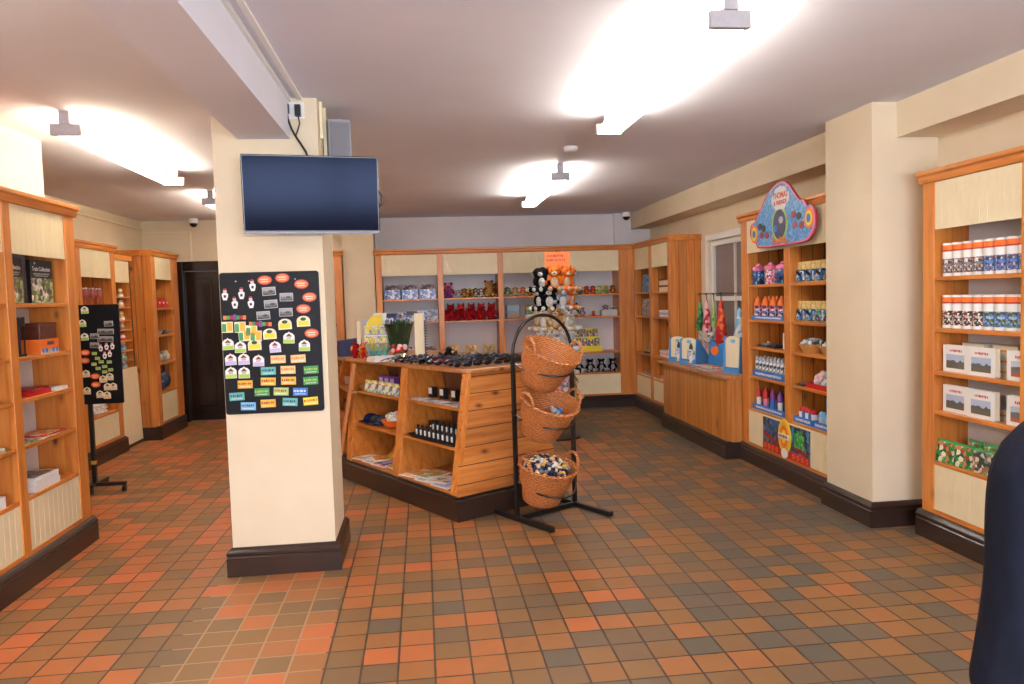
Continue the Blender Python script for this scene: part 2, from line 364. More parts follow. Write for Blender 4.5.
# dark door
DK = pbr('black_brown_gloss_paint', srgb(34, 22, 17), .22)
d = MB(); d.box(dx0+.04, 10.44, .01, dx1-.04, 10.485, dz-.04)
dr = struct('door_1', d, DK)
fr = MB(); fr.box(dx0-.09, 10.375, 0, dx0+.035, 10.5, dz+.09).box(dx1-.035, 10.375, 0, dx1+.09, 10.5, dz+.09).box(dx0+.035, 10.375, dz-.035, dx1-.035, 10.5, dz+.09)
fr.build('door_frame', DK, dr, bevel=.006)
for x0, x1, z0, z1 in ((-3.0, -2.76, .2, .85), (-2.66, -2.4, .2, .85), (-3.0, -2.76, 1.05, 1.9), (-2.66, -2.4, 1.05, 1.9)):
    MB().box(x0, 10.425, z0, x1, 10.445, z1).build('door_panel', DK, dr, bevel=.012)
MB().ell((-2.36, 10.40, 1.0), .028).cyl((-2.36, 10.44, 1.0), (-2.36, 10.40, 1.0), .01).build('door_handle', pbr('brass', srgb(180, 140, 70), .3, 1.), dr, smooth=True)

# ------------------------------------------------------------------ ceiling lights
GLOW = pbr('lit_light_diffuser', (1, 1, 1), .5, emit=(1., .90, .74), strength=12)
GLOWT = pbr('lit_light_tube', (1, 1, 1), .5, emit=(1., .90, .74), strength=95)
CAP = noisy('grey_cast_end_cap', srgb(176, 172, 176), srgb(166, 162, 166), 30, .5)
GLOW_W = pbr('lit_warm_diffuser', (1, 1, 1), .5, emit=(1., .84, .60), strength=12)
GLOWT_W = pbr('lit_warm_tube', (1, 1, 1), .5, emit=(1., .84, .60), strength=72)
def light(x, y0, y1, label):
    t = thing('ceiling_light', label, 'ceiling light', (x, (y0+y1)/2, ZC), 0, 'linear ceiling lights')
    h = (y1-y0)/2
    MB().box(-.07, -h+.03, -.135, .07, h-.03, -.088).build('diffuser', GLOW if x > 0 else GLOW_W, t, bevel=.01)
    MB().box(-.05, -h+.03, -.087, .05, h-.03, -.082).build('lamp_tube', GLOWT if x > 0 else GLOWT_W, t)
    for s in (-1, 1):
        a, b = (s*h, s*(h-.03))
        MB().box(-.08, min(a, b), -.138, .08, max(a, b), -.072).build('end_cap', CAP, t, bevel=.004)
        MB().box(-.028, s*(h-.015)-.02, -.072, .028, s*(h-.015)+.02, 0).build('bracket', CAP, t)
    return t
light(1.20, 2.80, 4.70, 'linear ceiling light nearest the camera in the right-hand half of the shop')
light(1.22, 6.45, 8.40, 'linear ceiling light above the island counter near the smoke detector')
light(1.20, -.85, 1.05, 'linear ceiling light overhead behind the camera in the right-hand half')
light(-1.98, 4.62, 6.55, 'linear ceiling light over the left-hand aisle with a grey end cap towards the camera')
light(-2.02, 7.75, 9.65, 'linear ceiling light in the left-hand aisle partly hidden by the white pillar')
light(-2.0, .95, 2.9, 'linear ceiling light overhead near the left edge of the photo')
sd = MB().lathe([(.055, 0), (.055, -.02), (.045, -.035), (.02, -.038)], n=20).build('smoke_detector', C('white'), smooth=True)
tag(sd, 'small round white smoke detector on the ceiling beside a light', 'smoke detector', loc=(1.17, 5.74, ZC))
def cctv(loc, label):
    t = thing('security_camera', label, 'security camera', loc, 0, 'dome security cameras')
    MB().lathe([(.06, 0), (.06, -.03), (.055, -.06)], n=18).build('housing', C('white'), t, smooth=True)
    MB().ell((0, 0, -.06), (.05, .05, .05), n=16, k=10).build('dome', pbr('smoked_dome', srgb(14, 14, 16), .12), t, smooth=True)
    return t
cctv((2.86, 10.3, ZC), 'white dome security camera in the far right corner above the shelves')
cctv((-2.88, 10.2, ZC), 'white dome security camera above the dark door at the left')
# ------------------------------------------------------------------ shelving
def beadboard(mb, x0, x1, z0, z1, y, pitch=.058, th=.012, m=0):
    n = max(1, round((x1-x0)/pitch)); p = (x1-x0)/n; P = []
    for i in range(n):
        a = x0+i*p
        if i: P.append((a, y+.0018))
        P += [(a+(.0035 if i else 0), y), (a+p-(.0035 if i < n-1 else 0), y)]
    P += [(x1, y+th), (x0, y+th)]
    return mb.prism(P, z0, z1, 'z', m)
class Unit:
    def __init__(s, label, origin, rz, posts, D, shelves, zkick=(.185, .465), zfas=(1.845, 2.12), back='wall', cont=False, end_l=True, end_r=True, name='shelving_unit', plinth=True, group=None):
        s.o = Vector((origin[0], origin[1], 0)); s.rz = rz; s.posts = posts; s.D = D; s.M = Matrix.Rotation(rz, 4, 'Z')
        W = posts[-1][1]; s.W = W; t = s.t = thing(name, label, 'shelving unit', s.o, rz, group)
        s.bays = [(posts[i][1], posts[i+1][0]) for i in range(len(posts)-1)]
        wz = W_Z
        for i, (a, b) in enumerate(posts):
            MB().box(a, 0, .15, b, .03, 2.125).build('post', wz, t, bevel=.003)
            end = (i == 0 and end_l) or (i == len(posts)-1 and end_r)
            MB().box(a+.002, .03, .15, b-.002, D, 2.125).build('side_panel' if end else 'divider', W_ZBY if D > .3 else W_Z, t)
        for a, b in s.bays:
            for z in shelves: MB().box(a, .006, z-.024, b, D-.012, z).build('shelf', W_X, t, bevel=.003)
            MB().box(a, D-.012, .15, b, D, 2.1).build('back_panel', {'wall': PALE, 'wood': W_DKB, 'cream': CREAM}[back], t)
            if not cont:
                beadboard(MB(), a, b, zkick[0], zkick[1], .008).build('kick_panel', CREAM, t)
                beadboard(MB(), a, b, zfas[0], zfas[1], .008).build('fascia_panel', CREAM, t)
                MB().box(a, .0, .155, b, .026, zkick[0]).build('bottom_rail', W_X, t)
        if cont:
            a, b = posts[0][1], posts[-1][0]
            beadboard(MB(), a, b, zkick[0], zkick[1], -.006).build('kick_panel', CREAM, t)
            beadboard(MB(), a, b, zfas[0], zfas[1], -.006).build('fascia_panel', CREAM, t)
            MB().box(a, -.006, .155, b, .0, zkick[0]).build('bottom_rail', W_X, t)
        e0, e1 = (.02 if end_l else 0), (.02 if end_r else 0)
        P = [(-.012, 2.122), (-.018, 2.14), (-.02, 2.16), (-.036, 2.168), (-.036, 2.192), (D, 2.192), (D, 2.122)]
        MB().prism(P, -e0, W+e1, 'x').build('cornice', W_X, t, bevel=.003)
        if plinth:
            mb = MB(); Q = [(-d, z) for d, z in SK] + [(.03, .16), (.03, 0)]; 
            mb.prism(Q, -.02 if end_l else 0, W+(.02 if end_r else 0), 'x')
            if end_l: mb.box(-.02, .03, 0, 0, D, .15)
            if end_r: mb.box(W, .03, 0, W+.02, D, .15)
            mb.build('plinth', PLINTH, t)
    def at(s, x, y, z): return tuple(s.o + s.M @ Vector((x, y, z)))
    def bay(s, i, f, y, z): a, b = s.bays[i]; return s.at(a+(b-a)*f, y, z)
SHN = [1.57, 1.27, 1.035, .775, .485]
U1 = Unit('tall pine and cream shelving unit in the left foreground holding books and paper goods', (-2.22, 3.10), pi/2, [(0, .03), (.56, .64), (1.275, 1.355), (1.99, 2.12)], .255, SHN, end_l=False)
U2 = Unit('pine shelving unit on the left wall behind the rolling display board', (-3.22, 6.1), pi/2, [(0, .08), (.72, .8), (1.48, 1.57), (2.28, 2.38)], .375, [1.57, .465], zkick=(.19, .44))
U4 = Unit('pine corner shelving unit beside the dark door with a broad boarded side', (-3.06, 9.09), pi/2, [(0, .13), (.70, .90)], .535, [1.525, 1.205, .875, .535], zkick=(.185, .52), zfas=(1.86, 2.12))
U5 = Unit('pine shelving unit behind the white pillar showing only its right-hand post', (-1.95, 9.98), 0, [(0, .08), (.84, .94)], .36, [1.54, 1.24, .76, .47])
U6 = Unit('long four-bay pine and cream shelving unit across the back wall', (-.585, 9.98), 0, [(0, .08), (.80, .875), (1.595, 1.67), (2.375, 2.45), (3.235, 3.445)], .37, [1.54, 1.24, .76, .475], end_r=False)
U7 = Unit('two-bay pine shelving unit in the far right corner with a boarded end by the window', (2.86, 9.975), -pi/2, [(0, .02), (.66, .76), (1.40, 1.515)], .365, [1.54, 1.235, .745, .455], end_l=False)
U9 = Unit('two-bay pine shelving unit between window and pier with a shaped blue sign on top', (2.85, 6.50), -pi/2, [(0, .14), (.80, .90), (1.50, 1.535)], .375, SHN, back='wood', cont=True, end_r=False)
U10 = Unit('pine and cream shelving unit in the right foreground holding mugs and books', (2.99, 4.225), -pi/2, [(0, .10), (.75, .86), (1.48, 1.6)], .235, [1.57, 1.27, 1.015, .78, .478], end_r=False)
# beaded strips on the front end face of the corner unit by the door
MB().prism([(.90, 0), (.935, .0), (1.14, .22), (1.14, .5), (.90, .5)], .15, 2.12).build('angled_end', W_Z, U4.t)
MB().prism([(.92, -.02), (.95, -.02), (1.16, .2), (1.16, .5), (.92, .5)], 0, .15).build('plinth', PLINTH, U4.t)
# narrow rack of little shelves
t = thing('narrow_rack', 'narrow pine rack of many small shelves between two taller units on the left wall', 'display rack', (-3.28, 8.50, 0), pi/2)
for a, b in ((0, .03), (.54, .565)): MB().box(a, 0, .12, b, .3, 2.09).build('side_panel', W_ZBY, t)
RZ = [1.66, 1.545, 1.40, 1.295, 1.172, 1.06, .948, .86]
for z in RZ: MB().box(.03, .01, z-.014, .54, .28, z).build('shelf', W_X, t)
MB().box(.03, .28, .8, .54, .3, 2.09).build('back_panel', W_ZBX, t)
beadboard(MB(), .03, .54, 1.815, 2.06, .006).build('fascia_panel', CREAM, t)
b = beadboard(MB(), .04, .56, .0, .83, -.012)
b.xf(Matrix.Translation((0, 0, .04)) @ Matrix.Shear('XY', 4, (0, 0)) if False else Matrix(((1, 0, 0, 0), (0, 1, .03, -.03), (0, 0, 1, .035), (0, 0, 0, 1)))).build('sloping_panel', CREAM, t)
MB().box(-.0, -.02, 2.062, .565, .3, 2.115).build('cornice', W_X, t)
MB().box(.0, -.05, 0, .565, .3, .035).build('plinth', PLINTH, t)
RACK = t
# ------------------------------------------------------------------ counter under the window
t = thing('window_counter', 'low boarded pine counter under the window with a thin top', 'counter', (2.71, 8.33, 0), -pi/2)
W_ = 8.33-6.52
MB().box(0, 0, .15, W_, .5, .722).build('boarded_front', W_ZBXL, t)
MB().box(-.10, -.04, .722, W_+.005, .52, .752).build('counter_top', W_TOP, t, bevel=.005)
mb = MB(); mb.prism([(-d, z) for d, z in SK] + [(.03, .16), (.03, 0)], -.0, W_+.02, 'x').box(W_, .03, 0, W_+.02, .14, .15); mb.build('plinth', PLINTH, t)
# ------------------------------------------------------------------ island
AP = Vector((.19, 5.07)); UU = Vector((-.516, .857)); VV = Vector((.857, .516)); BIS = (UU+VV).normalized()
A2 = AP + BIS*.035; RK = .358
base = [AP, Vector((1.02, 5.57)), Vector((.80, 6.9)), Vector((.1, 8.25)), Vector((-1.12, 8.0)), Vector((-.80, 6.72))]
base2 = [A2, Vector((1.0, 5.60)), Vector((.775, 6.9)), Vector((.09, 8.21)), Vector((-1.09, 7.97)), Vector((-.765, 6.71))]
topp = [Vector((.285, 5.53)), Vector((.83, 5.87)), Vector((.60, 6.85)), Vector((.02, 7.95)), Vector((-.90, 7.85)), Vector((-.74, 7.22))]
IS = thing('island_counter', 'pine island counter with sloping sides and open shelves on a dark plinth', 'counter', (0, 0, 0), 0)
HT = .975
def p3(p, z): return (p.x, p.y, z)
mb = MB(); mb.hexa([p3(p, 0) for p in base], [p3(p, .15) for p in base]); mb.hexa([p3(p, .15) for p in base2], [p3(p, .168) for p in base2]); mb.build('plinth', PLINTH, IS, bevel=.006)
ctr = sum(topp, Vector((0, 0)))/6
out = [ctr + (p-ctr)*(1+.05/(p-ctr).length) for p in topp]
rounded = []
for i in range(6):
    a, b, c = out[i-1], out[i], out[(i+1) % 6]
    for k in range(5):
        s_ = k/4; p0 = b+(a-b).normalized()*.09; p1 = b+(c-b).normalized()*.09
        rounded.append((1-s_)**2*p0 + 2*s_*(1-s_)*b + s_*s_*p1)
MB().hexa([p3(p, HT) for p in rounded], [p3(p, HT+.03) for p in rounded]).build('counter_top', W_TOP, IS, bevel=.006)
HT2 = HT+.03
def side_panel_mesh(i, j, name, mat, inset=0.):
    """raked boarded panel between plinth corner i-j and top corner i-j, built in its own frame so boards run level"""
    b0, b1, t0, t1 = base2[i], base2[j], topp[i], topp[j]
    d = (b1-b0).normalized(); n = Vector((-d.y, d.x))
    o = Vector((b0.x, b0.y, 0)); M = Matrix(((d.x, n.x, 0, o.x), (d.y, n.y, 0, o.y), (0, 0, 1, 0), (0, 0, 0, 1)))
    def loc(p): q = p-b0; return (q.dot(d), q.dot(n))
    B = [loc(b0), loc(b1)]; T = [loc(t0), loc(t1)]
    mb = MB()
    mb.hexa([(B[0][0], B[0][1], .168), (B[1][0], B[1][1], .168), (B[1][0], B[1][1]+.02, .168), (B[0][0], B[0][1]+.02, .168)],
            [(T[0][0], T[0][1], HT), (T[1][0], T[1][1], HT), (T[1][0], T[1][1]+.02, HT), (T[0][0], T[0][1]+.02, HT)])
    ob = mb.build(name, mat, IS); ob.matrix_local = M; return ob
for i, j in ((0, 1), (1, 2), (2, 3), (3, 4)): side_panel_mesh(i, j, 'boarded_side', W_XB)
# open fronts: face A (corner 0 -> 5) and face B (corner 5 -> 4), each in its own level frame
def open_face(i, j, posts, shelves, depth):
    b0, b1 = base2[i], base2[j]; d = (b1-b0).normalized(); n = Vector((d.y, -d.x))
    M = Matrix(((-d.x, n.x, 0, b1.x), (-d.y, n.y, 0, b1.y), (0, 0, 1, 0), (0, 0, 0, 1)))   # local x runs back towards corner i, y goes inwards
    Lg = (b1-b0).length; tt = (topp[i]-b0).dot(n); rk = tt/(HT-.168)
    def P(x, w, z): return (x, w + rk*(z-.168), z)
    def post(x0b, x1b, x0t, x1t, w0, w1, name, mat):
        mb = MB(); mb.hexa([P(x0b, w0, .168), P(x1b, w0, .168), P(x1b, w1, .168), P(x0b, w1, .168)], [P(x0t, w0, HT), P(x1t, w0, HT), P(x1t, w1, HT), P(x0t, w1, HT)])
        o = mb.build(name, mat, IS, bevel=.002); o.matrix_local = M; return o
    for (sb, st) in posts:   # positions of each post measured from corner i at its foot and head
        xb0, xb1, xt0, xt1 = Lg-sb[1], Lg-sb[0], Lg-st[1], Lg-st[0]
        post(xb0, xb1, xt0, xt1, 0, .03, 'post', W_Z)
        if sb[0] < .05 : continue
        mb = MB()
        for (zb) in (0,):
            mb.hexa([P(xb0+.02, .03, .168), P(xb1-.02, .03, .168), (xb1-.02, .62, .168), (xb0+.02, .62, .168)], [P(xt0+.02, .03, HT), P(xt1-.02, .03, HT), (xt1-.02, .62, HT), (xt0+.02, .62, HT)])
        o = mb.build('divider', W_Z, IS); o.matrix_local = M
    for k in range(len(posts)-1):
        (b0_, t0_), (b1_, t1_) = posts[k], posts[k+1]
        for z in shelves:
            f = (z-.168)/(HT-.168); xr = Lg-(b0_[1]*(1-f)+t0_[1]*f)+.015; xl = Lg-(b1_[0]*(1-f)+t1_[0]*f)-.015
            mb = MB(); w = rk*(z-.168)
            mb.box(xl, w+.006, z-.022, xr, .60, z)
            o = mb.build('shelf', W_X, IS, bevel=.002); o.matrix_local = M
        mb = MB(); mb.hexa([(Lg-b1_[0], .60, .168), (Lg-b0_[1], .60, .168), (Lg-b0_[1], .615, .168), (Lg-b1_[0], .615, .168)],
                           [(Lg-t1_[0], .60, HT), (Lg-t0_[1], .60, HT), (Lg-t0_[1], .615, HT), (Lg-t1_[0], .615, HT)])
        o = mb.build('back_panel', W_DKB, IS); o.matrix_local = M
    def place(s, w, z):
        """world point: s along the face from corner i, w behind the raked front, z"""
        q = M @ Vector((Lg-s, w + rk*(z-.168), z)); return tuple(q)
    return place, math.atan2(-d.y, -d.x)
FA, RZA = open_face(0, 5, [((.02, .10), (.26, .34)), ((.83, .93), (1.13, 1.24)), ((1.64, 1.74), (2.11, 2.20))], [.185, .465, .73], .6)
FB, RZB = open_face(5, 4, [((.04, .12), (.05, .1)), ((1.15, 1.25), (.55, .62))], [.185, .465, .73], .5)
# ------------------------------------------------------------------ goods: makers
def book(w, h, t, cover, name='book', pages=True):
    """standing book, base centre at origin, front to -y; returns mesh builder with slots cover, pages"""
    mb = MB(); mb.box(-w/2, 0, 0, w/2, .002, h, 0).box(-w/2, t-.002, 0, w/2, t, h, 0).box(-w/2, 0, 0, -w/2+.003, t, h, 0)
    mb.box(-w/2+.003, .002, .003, w/2-.004, t-.002, h-.003, 1); return mb
def tray(w, d, h, t=.004):
    mb = MB(); mb.box(-w/2, 0, 0, w/2, d, t).box(-w/2, 0, t, w/2, t, h).box(-w/2, d-t, t, w/2, d, h*1.0).box(-w/2, t, t, -w/2+t, d-t, h).box(w/2-t, t, t, w/2, d-t, h); return mb
def plush(name, label, cat, h, body, face=None, ear='round', parts=True, extra=None, limb=None, dark='black'):
    """seated soft toy of height h facing -y"""
    m = [FUR(body), FUR(face or body), C(dark, .3), FUR(limb or body)]
    b = MB(); s = h
    b.ell((0, .02*s, .30*s), (.23*s, .19*s, .30*s), 0).ell((0, -.01*s, .70*s), (.22*s, .20*s, .20*s), 0)
    for q in (-1, 1):
        b.ell((q*.16*s, -.22*s, .10*s), (.10*s, .24*s, .10*s), 3); b.ell((q*.24*s, -.06*s, .40*s), (.085*s, .10*s, .20*s), 3, rot=('Y', -q*.5))
    f = MB(); f.ell((0, -.15*s, .655*s), (.12*s, .10*s, .09*s), 0).ell((0, -.12*s, .32*s), (.15*s, .08*s, .20*s), 0)
    for q in (-1, 1): f.ell((q*.17*s, -.43*s, .115*s), (.08*s, .05*s, .08*s), 0)
    e = MB()
    for q in (-1, 1): e.ell((q*.085*s, -.185*s, .755*s), .026*s, 0, n=8, k=6)
    e.ell((0, -.245*s, .675*s), (.035*s, .025*s, .025*s), 0, n=8, k=6)
    r = MB()
    for q in (-1, 1):
        if ear == 'round': r.ell((q*.18*s, 0, .86*s), (.085*s, .04*s, .085*s), 0)
        elif ear == 'side': r.ell((q*.24*s, .01*s, .72*s), (.06*s, .04*s, .085*s), 0)
        elif ear == 'long': r.ell((q*.13*s, .02*s, .98*s), (.055*s, .035*s, .18*s), 0)
        else: r.cyl((q*.14*s, 0, .84*s), (q*.17*s, 0, 1.0*s), .07*s, .01*s, 8)
    if parts:
        t = thing(name, label, cat)
        b.build('body', m, t, smooth=True); fp_ = f.build('face_patch', m[1], t, smooth=True)
        for mb_, nm_ in ((e, ('eye', 'eye', 'nose')), (r, ('ear', 'ear'))):
            nv, nf = len(mb_.v)//len(nm_), len(mb_.f)//len(nm_)
            for k_, q_ in enumerate(nm_):
                one = MB(); one.add(mb_.v[k_*nv:(k_+1)*nv], [[i-k_*nv for i in f_] for f_ in mb_.f[k_*nf:(k_+1)*nf]]); one.build(q_, m[3] if q_ == 'ear' else m[2], t if q_ == 'ear' else fp_, smooth=True)
        return t
    for src, k in ((f, 1), (e, 2), (r, 3)): b.add(src.v, src.f, k)
    o = b.build(name, m, smooth=True); return tag(o, label, cat)
def figure(name, label, cat, h, cols, parts=False):
    """small standing figurine"""
    m = [C(c) for c in cols]; b = MB()
    b.lathe([(.22*h, 0), (.26*h, .08*h), (.20*h, .3*h), (.17*h, .5*h), (.08*h, .6*h)], n=12, mz=[0, 0, 1, 1]); b.ell((0, 0, .74*h), (.15*h, .15*h, .16*h), 2, n=10, k=6)
    for q in (-1, 1): b.ell((q*.2*h, -.05*h, .42*h), (.06*h, .07*h, .14*h), 1, n=8, k=5)
    b.lathe([(.17*h, .8*h), (.12*h, .88*h), (.1*h, .98*h)], n=10, m=3)
    o = b.build(name, m, smooth=True); return tag(o, label, cat)
def heap(name, label, cat, rx, ry, rz, cols, n, r, loc, rz_=0., seed=1, under=None):
    """loose pile nobody could count"""
    R = random.Random(seed); b = MB(); b.ell((0, 0, 0), (rx*.93, ry*.93, rz*.8), 0)
    for i in range(n):
        a = R.uniform(0, 2*pi); q = R.uniform(0, 1)**.5; x, y = rx*q*cos(a), ry*q*sin(a); z = rz*math.sqrt(max(0, 1-q*q))*.9 + R.uniform(-.2, .5)*r
        b.ell((x, y, z), (r*R.uniform(.6, 1.2), r*R.uniform(.5, 1), r*R.uniform(.5, .9)), R.randrange(len(cols)), rot=('Z' if R.random() < .5 else 'X', R.uniform(0, 3)), n=7, k=5)
    o = b.build(name, [C(c) for c in cols], smooth=True); return tag(o, label, cat, loc=loc, rz=rz_, kind='stuff')

# ================================================================== right foreground unit: mugs, books, bags
u = U10; rz = u.rz
def mug(top, mid, pic, art):
    m = [C('white', .3), C(top, .4), C(mid, .4), patches(art, [srgb(*c) for c in pic], 95, .35), C('dkgrey')]
    t = thing('souvenir_mug', '-', 'mug'); r = .0435; H = .19
    MB().lathe([(r*.96, 0), (r, .006), (r, .018), (r, .10), (r, .142), (r, .15), (r, .178), (r*1.01, .182), (r*1.01, H), (r*.9, H), (r*.88, .01)], n=28,
               mz=[0, 0, 3, 0, 2, 1, 0, 0, 0, 0, 0]).build('mug_body', m, t, smooth=True)
    MB().tube([(0.6*r*1.0+.012, r*.7, .12), (r+.02, r*.75, .11), (r+.026, r*.75, .08), (r+.018, r*.75, .05), (r*.7, r*.7, .04)], .005, 6).build('handle', m[0], t, smooth=True)
    return t
m1 = Row(mug('orange', 'red', [(60, 62, 70), (120, 120, 128), (220, 214, 210), (42, 44, 56), (168, 120, 110)], 'dark_engine_print'))
m2 = Row(mug('orange', 'red', [(44, 92, 178), (70, 120, 200), (40, 44, 60), (170, 180, 190), (120, 70, 60)], 'blue_engine_print'))
m3 = Row(mug('orange', 'crimson', [(50, 46, 46), (196, 190, 184), (120, 40, 36), (236, 232, 228), (30, 28, 30)], 'red_and_black_engine_print'))
m4 = Row(mug('orange', 'crimson', [(80, 130, 210), (150, 180, 220), (60, 90, 60), (110, 130, 50), (60, 60, 80)], 'mountain_print'))
for i in range(8):
    f = .07+i*.124
    (m1 if i < 4 else m2).put(u.bay(0, f, .075, 1.57), rz, 'white mug with %s picture on the top right shelf, %s' % ('a grey engine' if i < 4 else 'a blue engine', nth(i, 8)), 'mugs on the top shelf')
    (m3 if i < 4 else m4).put(u.bay(0, f, .075, 1.27), rz, 'white mug with %s picture on the second right shelf, %s' % ('red-black engine' if i < 4 else 'a mountain', nth(i, 8)), 'mugs on the second shelf')
PIC = [pbr('print_sky', srgb(176, 190, 216), .4), pbr('print_hills', srgb(84, 88, 96), .4), pbr('print_ground', srgb(96, 92, 72), .4)]
PIC2 = [pbr('print_sky2', srgb(190, 204, 220), .4), pbr('print_hills2', srgb(110, 110, 112), .4), pbr('print_red_train', srgb(176, 92, 70), .4)]
def picbook(w, h, t, pics, seed, ink='red'):
    b = thing('picture_book', '-', 'book')
    cv_ = book(w, h, t, None).build('cover', [C('white', .35), C('cream', .8)], b)
    mb = MB(); picture(mb, -w*.36, w*.36, h*.14, h*.66, -.0008, [0, 1, 2], seed); mb.build('cover_picture', pics, cv_)
    mb = MB(); scribble(mb, -w*.22, w*.26, h*.80, h*.10, -.0003, 0, seed); mb.build('cover_title', C(ink), cv_); return b
pb1, pb2 = picbook(.205, .155, .03, PIC, 3), picbook(.205, .155, .03, PIC2, 5)
R1, R2 = Row(pb1), Row(pb2)
for k, z in enumerate((1.015, .78)):
    sh = ('third', 'fourth')[k]
    R1.put(u.bay(0, .18, .05, z), rz, 'white picture book of dark hills, left on the %s right-hand shelf' % sh, 'picture books')
    R1.put(u.bay(0, .52, .035, z), rz, 'white picture book of dark hills, middle of the %s right-hand shelf' % sh, 'picture books')
    R2.put(u.bay(0, .97, .03, z), rz, 'white picture book with a red train, right on the %s right-hand shelf' % sh, 'picture books')
    # stock lying behind
    for i, (f, y, n_) in enumerate(((.30, .10, 3 if k == 0 else 2), (.66, .10, 3 if k == 0 else 1))):
        for j in range(n_):
            mb = MB(); mb.box(-.09, 0, 0, .09, .11, .004, 0).box(-.088, .002, .004, .088, .11, .052, 1).box(-.09, 0, .052, .09, .11, .056, 0)
            scribble(mb, -.07, .07, .028, .014, -.0005+.002, 2, j+i)
            o = mb.build('boxed_book', [C('white'), C('cream', .8), C('orange')])
            tag(o, 'flat cream-edged book behind picture books, %s right-hand shelf, %s stack, %s' % (sh, ('left', 'right')[i], ('at the bottom', 'second up', 'on top')[j]), 'book', 'books lying on the right-hand shelves', u.bay(0, f, y, z+.0565*j), rz)
bagm = patches('green_bag_print', [srgb(*c) for c in ((40, 120, 60), (60, 150, 70), (226, 220, 200), (196, 120, 80), (30, 84, 50), (150, 60, 40))], 42, .35)
bagm2 = patches('dark_bag_print', [srgb(*c) for c in ((120, 130, 110), (200, 190, 170), (60, 60, 64), (150, 90, 60), (40, 70, 50))], 48, .35)
def packet(w, h, d, mat, label, loc, tilt=0.):
    t = thing('printed_packet', label, 'packet', loc, u.rz + tilt, 'printed packets on the low right-hand shelf')
    MB().hexa([(-w/2, 0, 0), (w/2, 0, 0), (w/2, d, 0), (-w/2, d, 0)], [(-w/2, .012, h*.9), (w/2, .012, h*.9), (w/2, d-.012, h*.9), (-w/2, d-.012, h*.9)]).build('packet_body', mat, t, bevel=.006)
    MB().box(-w/2, d/2-.003, h*.9, w/2, d/2+.003, h).build('header', C('green'), t); return t
for i, (f, m_, w_, wd_) in enumerate(((.12, bagm, 'bright green packet with pale pictures', .14), (.34, bagm, 'green and tan packet', .13), (.56, bagm2, 'grey and tan packet', .12), (.76, bagm2, 'mottled brown packet', .12), (.93, bagm2, 'mottled grey packet', .11))):
    packet(wd_, .135, .05, m_, w_+' on the low right shelf, %s in front' % nth(i, 5), u.bay(0, f, .015, .478), .12)
for i in range(4): packet(.12, .15, .04, bagm if i < 2 else pbr('teal_packet', srgb(90, 150, 130), .4), 'packet in the back row of the low right shelf, %s' % nth(i, 4), u.bay(0, .3+.19*i, .10, .478), -.1)
# mugs and books continue in the bay beyond the frame edge
for i in range(6): m2.put(u.bay(1, .1+.16*i, .075, 1.57), rz, 'white mug with a blue engine picture beyond the nearest post, %s' % nth(i, 6), 'mugs on the top shelf')

# ================================================================== unit with the shaped sign
u = U9; rz = u.rz
# shaped sign
S = thing('shaped_sign', 'large blue shaped sign with a red border and red lettering above the shelves', 'sign', u.at(0, 0, 0), rz)
oy = 6.50
pts = [(6.022, 2.146), (5.94, 2.21), (5.855, 2.286), (5.74, 2.34), (5.601, 2.36), (5.49, 2.325), (5.384, 2.236), (5.31, 2.18), (5.253, 2.172), (5.197, 2.12), (5.14, 2.12), (5.09, 2.06), (5.085, 1.97), (5.14, 1.90), (5.25, 1.862), (5.60, 1.858), (5.99, 1.866), (6.06, 1.91), (6.14, 1.95), (6.175, 2.01), (6.14, 2.075), (6.09, 2.09)]
def smooth2(P, k=4):
    n = len(P); out = []
    for i in range(n):
        p0, p1, p2, p3 = P[i-1], P[i], P[(i+1) % n], P[(i+2) % n]
        for j in range(k):
            t = j/k
            out.append(tuple(.5*((2*p1[a])+(-p0[a]+p2[a])*t+(2*p0[a]-5*p1[a]+4*p2[a]-p3[a])*t*t+(-p0[a]+3*p1[a]-3*p2[a]+p3[a])*t**3) for a in (0, 1)))
    return out
P = smooth2([(oy-y, z) for y, z in pts]); cx = sum(p[0] for p in P)/len(P); cz = sum(p[1] for p in P)/len(P)
def scl(P, k): return [(cx+(x-cx)*k, cz+(z-cz)*k) for x, z in P]
MB().prism(P, -.062, -.05, 'y').build('sign_board', C('crimson', .35), S)
MB().prism(scl(P, .965), -.0635, -.0605, 'y').build('pink_border', C('pink', .35), S)
MB().prism(scl(P, .92), -.065, -.062, 'y').build('blue_field', patches('blue_field_print', [srgb(*c) for c in ((70, 140, 206), (84, 152, 214), (60, 124, 192), (120, 180, 226))], 60), S)
mb = MB()
for dx, dz_, r in () or ((-.09, 0, .055), (.09, .0, .055), (-.05, .045, .05), (.05, .045, .05), (0, .055, .05), (-.05, -.04, .05), (.045, -.045, .045), (0, 0, .08), (-.02, -.085, .03)): mb.disc(.885+dx, 2.225+dz_, r, r*.9, -.0665-abs(dx)*.001, -.064, 0, 16)
cloud = mb.build('white_cloud', C('white'), S)
text('sign_lettering', 'THOMAS', .062, cloud, (.885, -.067, 2.25), mat=C('red'), bold=.0015, sx=.95); text('sign_lettering', '& FRIENDS', .045, cloud, (.885, -.067, 2.195), mat=C('red'), bold=.0012)
mb = MB().disc(.87, 2.03, .125, .135, -.0665, -.064, 0, 24).disc(.87, 2.03, .105, .115, -.068, -.0655, 1, 24); mb.build('oval_emblem', [C('lime'), C('navy')], S)
for x, z in ((.42, 1.99), (1.32, 2.03)):
    MB().disc(x, z, .065, .075, -.0668, -.064, 0).disc(x, z, .045, .055, -.0685, -.066, 1).disc(x, z, .028, .032, -.0702, -.068, 2).build('round_badge', [C('orange'), C('yellow'), C('blue')], S)
